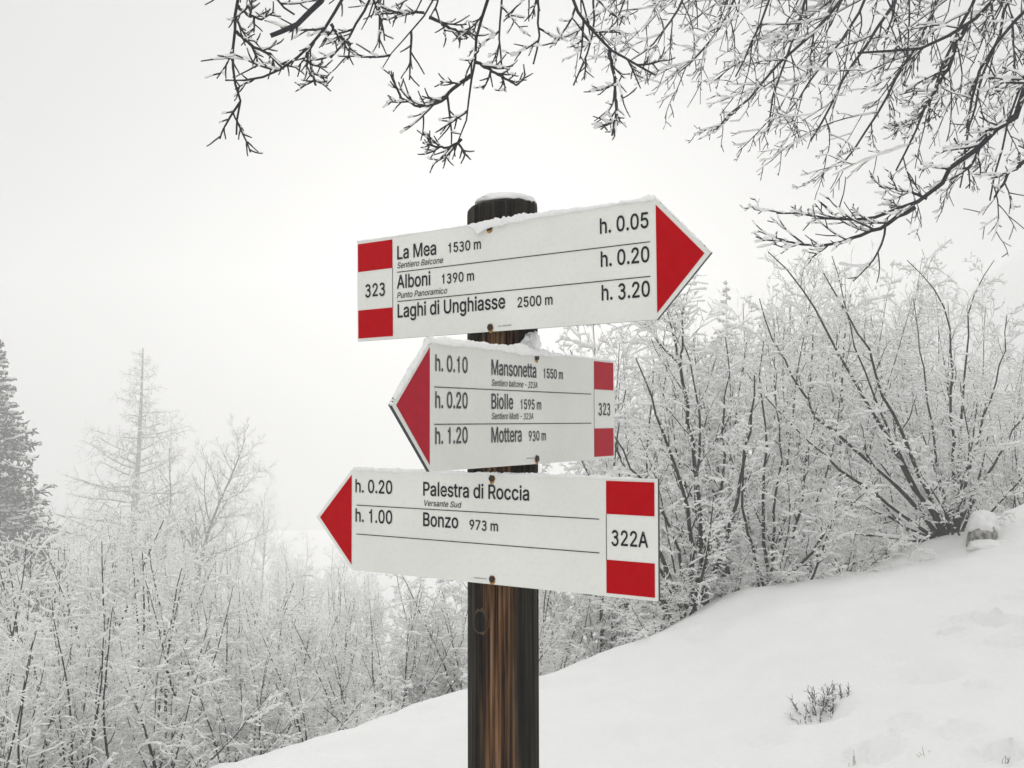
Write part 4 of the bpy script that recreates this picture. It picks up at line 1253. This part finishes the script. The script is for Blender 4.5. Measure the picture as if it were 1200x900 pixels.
def stand(root, px, depth, ytop, label, group=None, rz=0.0, cat="tree", zscale=1.0):
    g = at(px, 500, depth)
    h = at(px, ytop, depth)[2] - float(height(g[0], g[1], False))
    return place(root, g[0], g[1], float(h), rz, label, group, cat, zscale=zscale)


stand(spruce(31, 10.5, 0.27, 0.27), 2, 32, 380, "dark green spruce with snow on its boughs, cut by the left edge", rz=0.4)
stand(larch(32, 11.0), 153, 64, 406, "faint bare larch with level branches, tallest tree in the left mist", rz=1.0)
stand(broadleaf(33, 9.0, (0.16, 0)), 222, 46, 486, "misty bare tree with a dark leaning trunk, right of the larch")
stand(broadleaf(34, 9.0, (0.10, 0.05)), 186, 52, 492, "thin misty bare tree close to the right of the larch")
stand(broadleaf(35, 9.0, (0.05, 0.0)), 308, 74, 556, "very faint bare tree at the right end of the misty trees on the left")
stand(spruce(36, 8.0, 0.20, 0.8, 2), 851, 48, 330, "slim pale spruce in the mist beside the topmost sign's arrow point", rz=2.0)
stand(broadleaf(37, 8.0, (-0.05, 0.0)), 932, 24, 300, "misty bare tree behind the pale thicket, between fan-shaped shrub and slim spruce")
stand(broadleaf(38, 8.0, (0.05, 0.0)), 1050, 26, 300, "misty bare tree standing behind the top of the fan-shaped shrub")


# a sapling with a forked top between the signs and the right thicket
def sapling():
    rng = np.random.default_rng(61)
    b = at(826, 706, 8.2)
    b[2] = float(height(b[0], b[1], False))
    base = tuple(b)
    lines = [[(830, 720), (822, 640), (815, 540), (806, 480), (797, 428)],
             [(797, 428), (790, 395), (783, 370), (778, 345)],
             [(797, 428), (800, 400), (800, 375), (802, 345)],
             [(797, 428), (775, 405), (755, 380), (740, 360)]]
    root = empty("forked_sapling", base)
    wood, snow = Heap(), Heap()
    for i, ln in enumerate(lines):
        S = (resample([(x, y, b[1]) for x, y in ln], 14, rng) - b)[None]
        if i == 0: S[0, 0, 2] = min(S[0, 0, 2], -0.1)
        RS = taper([0.021 if i == 0 else 0.010], 14, 0.55 if i == 0 else 0.35)
        link_mesh("trunk" if i == 0 else "limb", np_mesh("stem", *(lambda v, f: (v, [f]))(*tubes(S, RS, 7))), M_BARK_SHRUB, root)
        Ls = np.array([np.linalg.norm(np.diff(S[0], axis=0), axis=1).sum()])
        P, D, L, Rr = children(S, Ls, RS, 12, rng, 0.35 if i == 0 else 0.2, 1.0, (35, 60), 0.35 if i == 0 else 0.6, 0.4, 0.4)
        B = paths(P, D, L, 7, rng, 0.12, 0.03); RB = taper(np.maximum(Rr, 0.003), 7, 0.4)
        wood.add(tubes(B, RB, 4)); snow.add(snow_tubes(B, RB, 0.009, rng))
        P, D, L, Rr = children(B, L, RB, 8, rng, 0.2, 1.0, (35, 60), 0.45, 0.4, 0.6)
        C = paths(P, D, np.maximum(L, 0.05), 4, rng, 0.15, 0.03); RC = taper(np.maximum(Rr, 0.002), 4, 0.5)
        wood.add(tubes(C, RC, 3)); snow.add(snow_tubes(C, RC, 0.008, rng))
    link_mesh("twigs", wood.mesh("twigs"), M_BARK_SHRUB, root)
    link_mesh("snow_load", snow.mesh("snow_load"), M_SNOW_TWIG, root)
    tag(root, "slender sapling with a three-way fork just below the topmost sign's arrow point", "tree")


sapling()


# ------------------------------------------------------------------ the tree whose boughs hang into the top of the picture
def overhanging_tree():
    rng = np.random.default_rng(404)
    bx, by = 4.6, 5.6
    bz = float(height(bx, by, False))
    root = empty("overhanging_tree", (bx, by, bz))
    O = np.array([bx, by, bz])
    tag(root, "dark bare beech whose snow-dusted boughs hang into the top of the picture", "tree")
    fork = np.array([4.2, 5.4, 2.6])

    def tube_part(name, P, r0, tip, k=10, n=None):
        P = np.asarray(P, float)
        d = np.concatenate([[0], np.cumsum(np.linalg.norm(np.diff(P, axis=0), axis=1))])
        n = n or 24
        # smooth spline through the points
        t = np.linspace(0, d[-1], n)
        Q = np.stack([np.interp(t, d, P[:, j]) for j in range(3)], 1)
        for _ in range(2):
            Q[1:-1] = 0.25 * Q[:-2] + 0.5 * Q[1:-1] + 0.25 * Q[2:]
        Q[1:-1] += rng.normal(0, 0.012 * min(1, r0 * 25), (n - 2, 3))
        Q = Q[None]
        RQ = taper([r0], n, tip)
        link_mesh(name, np_mesh(name, *(lambda v, f: (v, [f]))(*tubes(Q - O, RQ, k))), M_BARK_TREE, root)
        return Q, RQ
    tube_part("trunk", [O + (0, 0, -0.2), O + (-0.03, 0, 1.0), (4.45, 5.5, 1.4), fork, (4.15, 5.3, 4.2), (4.0, 5.2, 6.0)], 0.13, 0.3, 14)
    limbA, _ = tube_part("limb", [fork, (3.0, 4.7, 2.55), (1.8, 4.0, 2.35), (0.7, 3.5, 2.15), (-0.3, 3.25, 1.95), (-1.1, 3.1, 1.75)], 0.055, 0.3)
    limbB, _ = tube_part("limb", [fork + (0, 0, 0.4), (3.5, 5.6, 3.4), (2.6, 5.8, 3.55), (1.5, 5.9, 3.5), (0.6, 5.8, 3.2)], 0.05, 0.35)
    wood, snow = Heap(), Heap()

    def dress(S, RS, thick, density, br_len, gap, up, snow_main=0.6, ang=(30, 60), spur=True, bias=(0, 0, 0), rmin=0.0024, lmax=9.0, sub=4, wob=0.09):
        """side shoots, spur twigs and snow for one bough (S in world coordinates)"""
        S = S - O
        bias = np.array([bias])
        Ls = np.minimum(np.linalg.norm(np.diff(S, axis=1), axis=2).sum(1), lmax)
        snow.add(snow_tubes(S, RS, thick * snow_main, rng, 4, gap=gap, low=0.05))
        P, D, L, Rr = children(S, Ls, RS, density, rng, 0.12, 1.0, ang, br_len, 0.5, 0.6, 0.55)
        L = np.maximum(L, 0.05)
        B = paths(P, D, L, 8, rng, wob, up, bias)
        RB = taper(np.maximum(Rr, rmin), 8, 0.55)
        wood.add(tubes(B, RB, 4)); snow.add(snow_tubes(B, RB, thick, rng, 4, gap=gap))
        P, D, L, Rr = children(B, L, RB, sub, rng, 0.12, 0.95, (28, 58), 0.52, 0.4, 0.8, 0.5)
        L = np.maximum(L, 0.034)
        C = paths(P, D, L, 5, rng, wob * 1.2, up * 1.5, bias)
        RC = taper(np.maximum(Rr, rmin * 0.8), 5, 0.65)
        wood.add(tubes(C, RC, 3)); snow.add(snow_tubes(C, RC, thick * 0.85, rng, 3, gap=gap))
        if spur:
            P, D, L, Rr = children(C, L, RC, 2, rng, 0.25, 0.95, (30, 55), 0.5, 0.3, 0.85)
            E = paths(P, D, np.maximum(L, 0.018), 3, rng, wob, up, bias)
            RE = taper(np.maximum(Rr, rmin * 0.75), 3, 0.85)
            wood.add(tubes(E, RE, 3)); snow.add(snow_tubes(E, RE, thick * 0.7, rng, 3, gap=gap))

    def bough(pix, depth, r0, tip=0.4, limb=None, dd=0.0, n=16, **kw):
        """a bough through pixel points at a distance; tied back to the limb it grows from"""
        m = len(pix)
        P = [at(x, y, depth + dd * i / max(1, m - 1)) for i, (x, y) in enumerate(pix)]
        if limb is not None:
            j = np.argmin(np.linalg.norm(limb[0] - (P[0] + np.array([0.25, 0, 0.5])), axis=1))
            a = limb[0][j]
            mid = (a + P[0]) / 2 + np.array([0.05, 0, 0.10])
            P = [a, mid] + P
        S, RS = tube_part("bough", P, r0 * 1.3, tip, 7, n + (6 if limb is not None else 0))
        dress(S, RS, **kw)

    near = dict(spur=False, sub=5, thick=0.0034, density=10, br_len=0.40, gap=0.5, up=0.02, snow_main=0.3, rmin=0.0041, lmax=0.55, bias=(-0.04, 0, 0.01), wob=0.07)
    side = dict(spur=False, sub=4, thick=0.0034, density=6, br_len=0.50, gap=0.5, up=0.03, snow_main=0.3, rmin=0.0038, lmax=0.42, bias=(-0.04, 0, 0.015), wob=0.07)
    d = 3.3
    # far left group
    bough([(276, -30), (275, 33), (272, 67), (274, 93), (280, 117), (282, 145), (277, 158)], d, 0.0065, 0.35, limbA, **dict(near, bias=(0.01, 0, 0.0), lmax=0.42))
    bough([(410, -30), (400, 3), (388, 28), (360, 62), (333, 78), (308, 95), (280, 100), (264, 94)], d, 0.0065, 0.35, limbA, **near)
    bough([(395, -25), (380, 0), (363, 20), (343, 32), (317, 42)], d - 0.1, 0.0120, 0.45, limbA, **dict(near, density=4, br_len=0.2))
    bough([(277, 37), (297, 55), (317, 63), (330, 76)], d, 0.0042, 0.6, **side)
    bough([(278, 7), (290, 18), (307, 23)], d, 0.0040, 0.6, **side)
    bough([(360, 62), (365, 80), (370, 100)], d, 0.0042, 0.6, **side)
    bough([(388, 28), (397, 43), (412, 52)], d, 0.0042, 0.6, **side)
    bough([(445, -30), (433, 0), (417, 33), (403, 53), (387, 68)], d + 0.3, 0.0055, 0.5, limbA, **dict(near, thick=0.006, density=10))
    bough([(312, -20), (325, 8), (345, 17)], d + 0.2, 0.005, 0.5, limbA, **side)
    # centre group
    bough([(580, -30), (573, 0), (563, 23), (555, 47), (558, 73), (553, 100), (545, 140), (542, 160), (530, 187)], d, 0.0085, 0.14, limbA, **dict(near, density=9, br_len=0.26))
    bough([(552, 88), (533, 103), (517, 120), (493, 127), (468, 114)], d, 0.0050, 0.45, **dict(side, density=9, br_len=0.5))
    bough([(558, 73), (577, 83), (605, 100)], d, 0.0042, 0.5, **side)
    bough([(541, 163), (530, 173), (510, 172), (495, 167)], d, 0.0036, 0.6, **side)
    bough([(520, -30), (510, 0), (493, 25), (473, 43), (460, 63), (448, 80)], d + 0.1, 0.0060, 0.2, limbA, **dict(near, density=9))
    bough([(503, 20), (530, 33), (555, 42)], d + 0.1, 0.0045, 0.6, **side)
    bough([(497, 15), (478, 15), (460, 15)], d + 0.1, 0.0036, 0.6, **side)
    bough([(592, -30), (587, 0), (583, 50), (588, 80)], d + 0.6, 0.005, 0.5, limbA, **dict(near, thick=0.008))
    bough([(625, -30), (632, 0), (633, 40), (625, 75)], d + 0.5, 0.006, 0.4, limbA, **dict(near, thick=0.006))
    bough([(655, -30), (673, 0), (687, 33), (715, 57), (744, 76), (768, 88)], d + 0.3, 0.0075, 0.35, limbA, **dict(near, thick=0.006, density=12))
    bough([(715, 57), (720, 95), (723, 128), (717, 159)], d + 0.3, 0.0050, 0.45, **dict(side, thick=0.006, density=9))
    bough([(690, -25), (700, 10), (690, 60), (672, 100)], d + 0.8, 0.006, 0.4, limbA, **dict(near, thick=0.008))
    # the frosted curtain at the upper right, farther back
    frost = dict(thick=0.0058, density=19, br_len=0.40, gap=0.3, up=0.0, snow_main=0.6, rmin=0.0036, lmax=1.3, bias=(-0.05, 0, -0.05), sub=5)
    bough([(1010, -40), (991, 0), (962, 28), (915, 71), (877, 114), (839, 152)], 5.6, 0.012, 0.3, limbB, **frost)
    bough([(960, -40), (940, 10), (925, 60), (905, 110), (900, 155)], 5.8, 0.011, 0.3, limbB, **frost)
    bough([(880, -40), (860, 5), (840, 40), (815, 70), (795, 85)], 5.9, 0.011, 0.3, limbB, **frost)
    bough([(820, -40), (800, 0), (780, 35), (760, 60), (740, 70)], 5.9, 0.010, 0.3, limbB, **frost)
    bough([(1070, -40), (1040, 20), (1000, 70), (975, 120), (950, 165)], 5.5, 0.012, 0.3, limbB, **frost)
    bough([(1110, -40), (1090, 30), (1050, 90), (1020, 150), (985, 195)], 5.9, 0.012, 0.3, limbB, **frost)
    bough([(1160, -40), (1120, 40), (1095, 100), (1070, 160), (1050, 200)], 5.6, 0.012, 0.3, limbB, **frost)
    bough([(1190, -40), (1175, 30), (1150, 90), (1135, 150), (1125, 220)], 6.0, 0.011, 0.3, limbB, **frost)
    bough([(740, -40), (735, 0), (720, 30), (705, 45)], 6.0, 0.009, 0.3, limbB, **frost)
    bough([(920, -40), (895, 15), (880, 55), (862, 90)], 5.3, 0.010, 0.3, limbB, **frost)
    bough([(1240, -10), (1215, 60), (1185, 120), (1170, 190), (1160, 235)], 5.2, 0.010, 0.3, limbB, **frost)
    bough([(1030, -40), (1010, 10), (985, 50), (950, 90), (925, 130)], 6.1, 0.011, 0.3, limbB, **frost)
    # darker limbs crossing it
    dark = dict(thick=0.005, density=12, br_len=0.34, gap=0.4, up=0.0, snow_main=0.3, rmin=0.004, lmax=0.9, bias=(-0.05, 0, -0.04))
    bough([(1215, -40), (1167, 0), (1133, 28), (1076, 71), (1038, 58), (1005, 62)], 4.6, 0.013, 0.3, limbB, **dark)
    bough([(1250, -20), (1200, 10), (1160, 55), (1135, 95), (1133, 150)], 4.7, 0.013, 0.3, limbB, **dark)
    bough([(1133, 28), (1110, 80), (1090, 120), (1065, 150)], 4.6, 0.008, 0.4, **dark)
    # the strong limb coming in from the right edge
    Pg = [fork + np.array((0, 0, -0.5)), np.array((3.4, 4.9, 1.75))]
    pix = [(1230, 70), (1200, 114), (1176, 147), (1129, 190), (1086, 233), (1048, 256), (1010, 261), (962, 252), (910, 250)]
    S, RS = tube_part("limb", Pg + [at(x, y, 4.3) for x, y in pix], 0.034, 0.09, 9, 40)
    g = dict(thick=0.005, density=24, br_len=0.24, gap=0.35, up=0.02, snow_main=0.25, rmin=0.0038, lmax=0.8, bias=(-0.07, 0, 0.01))
    dress(S[:, 14:], RS[:, 14:], **g)
    bough([(1072, 243), (1046, 259), (1010, 275), (962, 289), (905, 282)], 4.3, 0.007, 0.35, **dict(side, thick=0.006, density=12))
    bough([(1086, 233), (1070, 225), (1050, 222), (1030, 218)], 4.3, 0.005, 0.5, **dict(side, thick=0.006))
    bough([(1230, 170), (1200, 190), (1180, 205), (1165, 232)], 4.5, 0.008, 0.4, **dict(side, thick=0.006))
    link_mesh("twigs", wood.mesh("twigs"), M_BARK_TREE, root)
    link_mesh("snow_load", snow.mesh("snow_load"), M_SNOW_TWIG, root)


overhanging_tree()


# ------------------------------------------------------------------ small things in the snow
def stump():
    g = ground_hit(1150, 634)
    g[2] = float(height(g[0], g[1], False))
    g[2] -= 0.05
    root = empty("tree_stump", tuple(g))
    tag(root, "small grey stump under a thick snow cap, right of the fan-shaped shrub", "stump")
    k, rows = 32, 8
    a = np.linspace(0, 2 * np.pi, k, endpoint=False)
    V = []
    for i in range(rows + 1):
        t = i / rows
        r = 0.112 * (1.10 - 0.25 * t * t) * (1 + 0.06 * np.sin(3 * a + 1) + 0.04 * np.sin(5 * a + 2 * t))
        V.append(np.stack([r * np.cos(a) + 0.02 * t, r * np.sin(a), np.full(k, -0.08 + 0.27 * t)], 1))
    V = np.concatenate(V + [np.array([[0.02, 0, 0.19]])])
    idx = np.arange((rows + 1) * k).reshape(rows + 1, k)
    nx = np.roll(idx, -1, 1)
    F = np.stack([idx[:-1].ravel(), nx[:-1].ravel(), nx[1:].ravel(), idx[1:].ravel()], 1)
    C = np.stack([idx[-1], nx[-1], np.full(k, len(V) - 1)], 1)
    link_mesh("wood", np_mesh("stump_wood", V, [F, C]), M_STUMP, root)
    root.scale = (0.86, 0.86, 0.86)
    snow_lump("snow_mound", "thick lopsided cap of snow lying on the small grey stump", (g[0] + 0.022, g[1] + 0.02, g[2] + 0.150), (0.108, 0.115, 0.105), 37, flat=0.6, rough=0.26, mat=M_SNOW_GROUND, seg=48, rings=26)
    snow_lump("snow_drift", "small drift of snow banked against the foot of the grey stump", (g[0] + 0.02, g[1] - 0.09, g[2] + 0.02), (0.17, 0.09, 0.045), 41, flat=1.0, rough=0.22, mat=M_SNOW_GROUND, seg=40, rings=20)


stump()


for px_, hh in ((935, 0.50), (990, 0.62), (1045, 0.70), (770, 0.55), (862, 0.45)):
    q_ = crest(px_)
    o_ = copy_tree(HEAVY[0] if px_ % 2 else HEAVY[1])
    place(o_, q_[0], q_[1] + 0.05, hh, px_ * 1.7,
          {935: "low bush weighed down by thick snow, leftmost below the fan-shaped shrub", 990: "low bush weighed down by thick snow, middle one below the fan-shaped shrub",
           1045: "low bush weighed down by thick snow, right against the fan-shaped shrub's base", 770: "low snow-heavy bush at the snow edge, under the lowest sign's 322A end",
           862: "low snow-heavy bush at the snow edge, between the two multi-stemmed shrubs"}[px_], "low bushes along the snow edge", zscale=1.25)


def tuft(px, py, n, length, spreadx, label, name, seed, mat, thick, r, twigs=5):
    rng = np.random.default_rng(seed)
    g = ground_hit(px, py)
    g[2] = float(height(g[0], g[1], False))
    root = empty(name, tuple(g))
    tag(root, label, "plant")
    P = np.stack([rng.normal(0, spreadx, n), rng.normal(0, spreadx * 0.6, n), np.full(n, -0.02)], 1)
    P[:, 2] = height(P[:, 0] + g[0], P[:, 1] + g[1], False) - g[2] - 0.015
    D = np.stack([P[:, 0] * 6 + rng.normal(0, 0.4, n), rng.normal(0, 0.4, n), np.full(n, 1.0)], 1)
    L = length * rng.uniform(0.5, 1.1, n)
    S = paths(P, D, L, 6, rng, 0.14, 0.0)
    RS = taper(np.full(n, r), 6, 0.5)
    wood, snow = Heap(), Heap()
    for i in range(n):
        link_mesh("stalk", np_mesh("stalk", *(lambda v, f: (v, [f]))(*tubes(S[i:i + 1], RS[i:i + 1], 4))), mat, root)
    if twigs:
        snow.add(snow_tubes(S, RS, thick, rng, 4, 0.4))
        P, D, L, Rr = children(S, L, RS, twigs, rng, 0.25, 1.0, (30, 60), 0.45, 0.3, 0.7)
        C = paths(P, D, np.maximum(L, 0.02), 4, rng, 0.15, 0.02)
        RC = taper(np.maximum(Rr, r * 0.5), 4, 0.5)
        wood.add(tubes(C, RC, 3)); snow.add(snow_tubes(C, RC, thick, rng, 3, 0.35))
        link_mesh("twigs", wood.mesh("twigs"), mat, root)
        link_mesh("snow_load", snow.mesh("snow_load"), M_SNOW_TWIG, root)


tuft(962, 834, 34, 0.085, 0.075, "small bare heather-like tuft poking out of the open snow, bottom right", "twig_tuft", 71, M_BARK_SHRUB, 0.0035, 0.0028, 7)
tuft(1001, 893, 4, 0.05, 0.010, "few dry blades sticking out of the snow at the bottom edge, below the tuft", "grass_blades", 72, M_STRAW, 0.0, 0.0011, 0)
tuft(1083, 884, 4, 0.04, 0.010, "few dry blades sticking out of the snow, lower right of the tuft", "grass_blades", 73, M_STRAW, 0.0, 0.0011, 0)
tuft(1179, 893, 5, 0.035, 0.012, "few dry blades sticking out of the snow in the bottom right corner", "grass_blades", 74, M_STRAW, 0.0, 0.0011, 0)


# ------------------------------------------------------------------ the mist
def haze():
    x0, x1, y0, y1 = -150, 150, -105, 150
    z0, z1 = ZMIN - 1.0, max(ZMAX, 9.0) + 3.0
    V = [(x, y, z) for z in (z0, z1) for x, y in ((x0, y0), (x1, y0), (x1, y1), (x0, y1))]
    F = [(0, 3, 2, 1), (4, 5, 6, 7), (0, 1, 5, 4), (1, 2, 6, 5), (2, 3, 7, 6), (3, 0, 4, 7)]
    me = bpy.data.meshes.new("haze")
    me.from_pydata(V, [], F)
    m = bpy.data.materials.new("haze_air")
    m.use_nodes = True
    nt = m.node_tree
    nt.nodes.clear()
    out = nt.nodes.new("ShaderNodeOutputMaterial")
    pv = nt.nodes.new("ShaderNodeVolumePrincipled")
    pv.inputs["Color"].default_value = (0.992, 0.992, 0.988, 1)
    pv.inputs["Density"].default_value = HAZE_DENSITY
    pv.inputs["Anisotropy"].default_value = 0.65
    nt.links.new(pv.outputs[0], out.inputs["Volume"])
    o = link_mesh("haze", me, m)
    tag(o, "pale winter mist filling the air over the slope", "mist", kind="stuff")


haze()
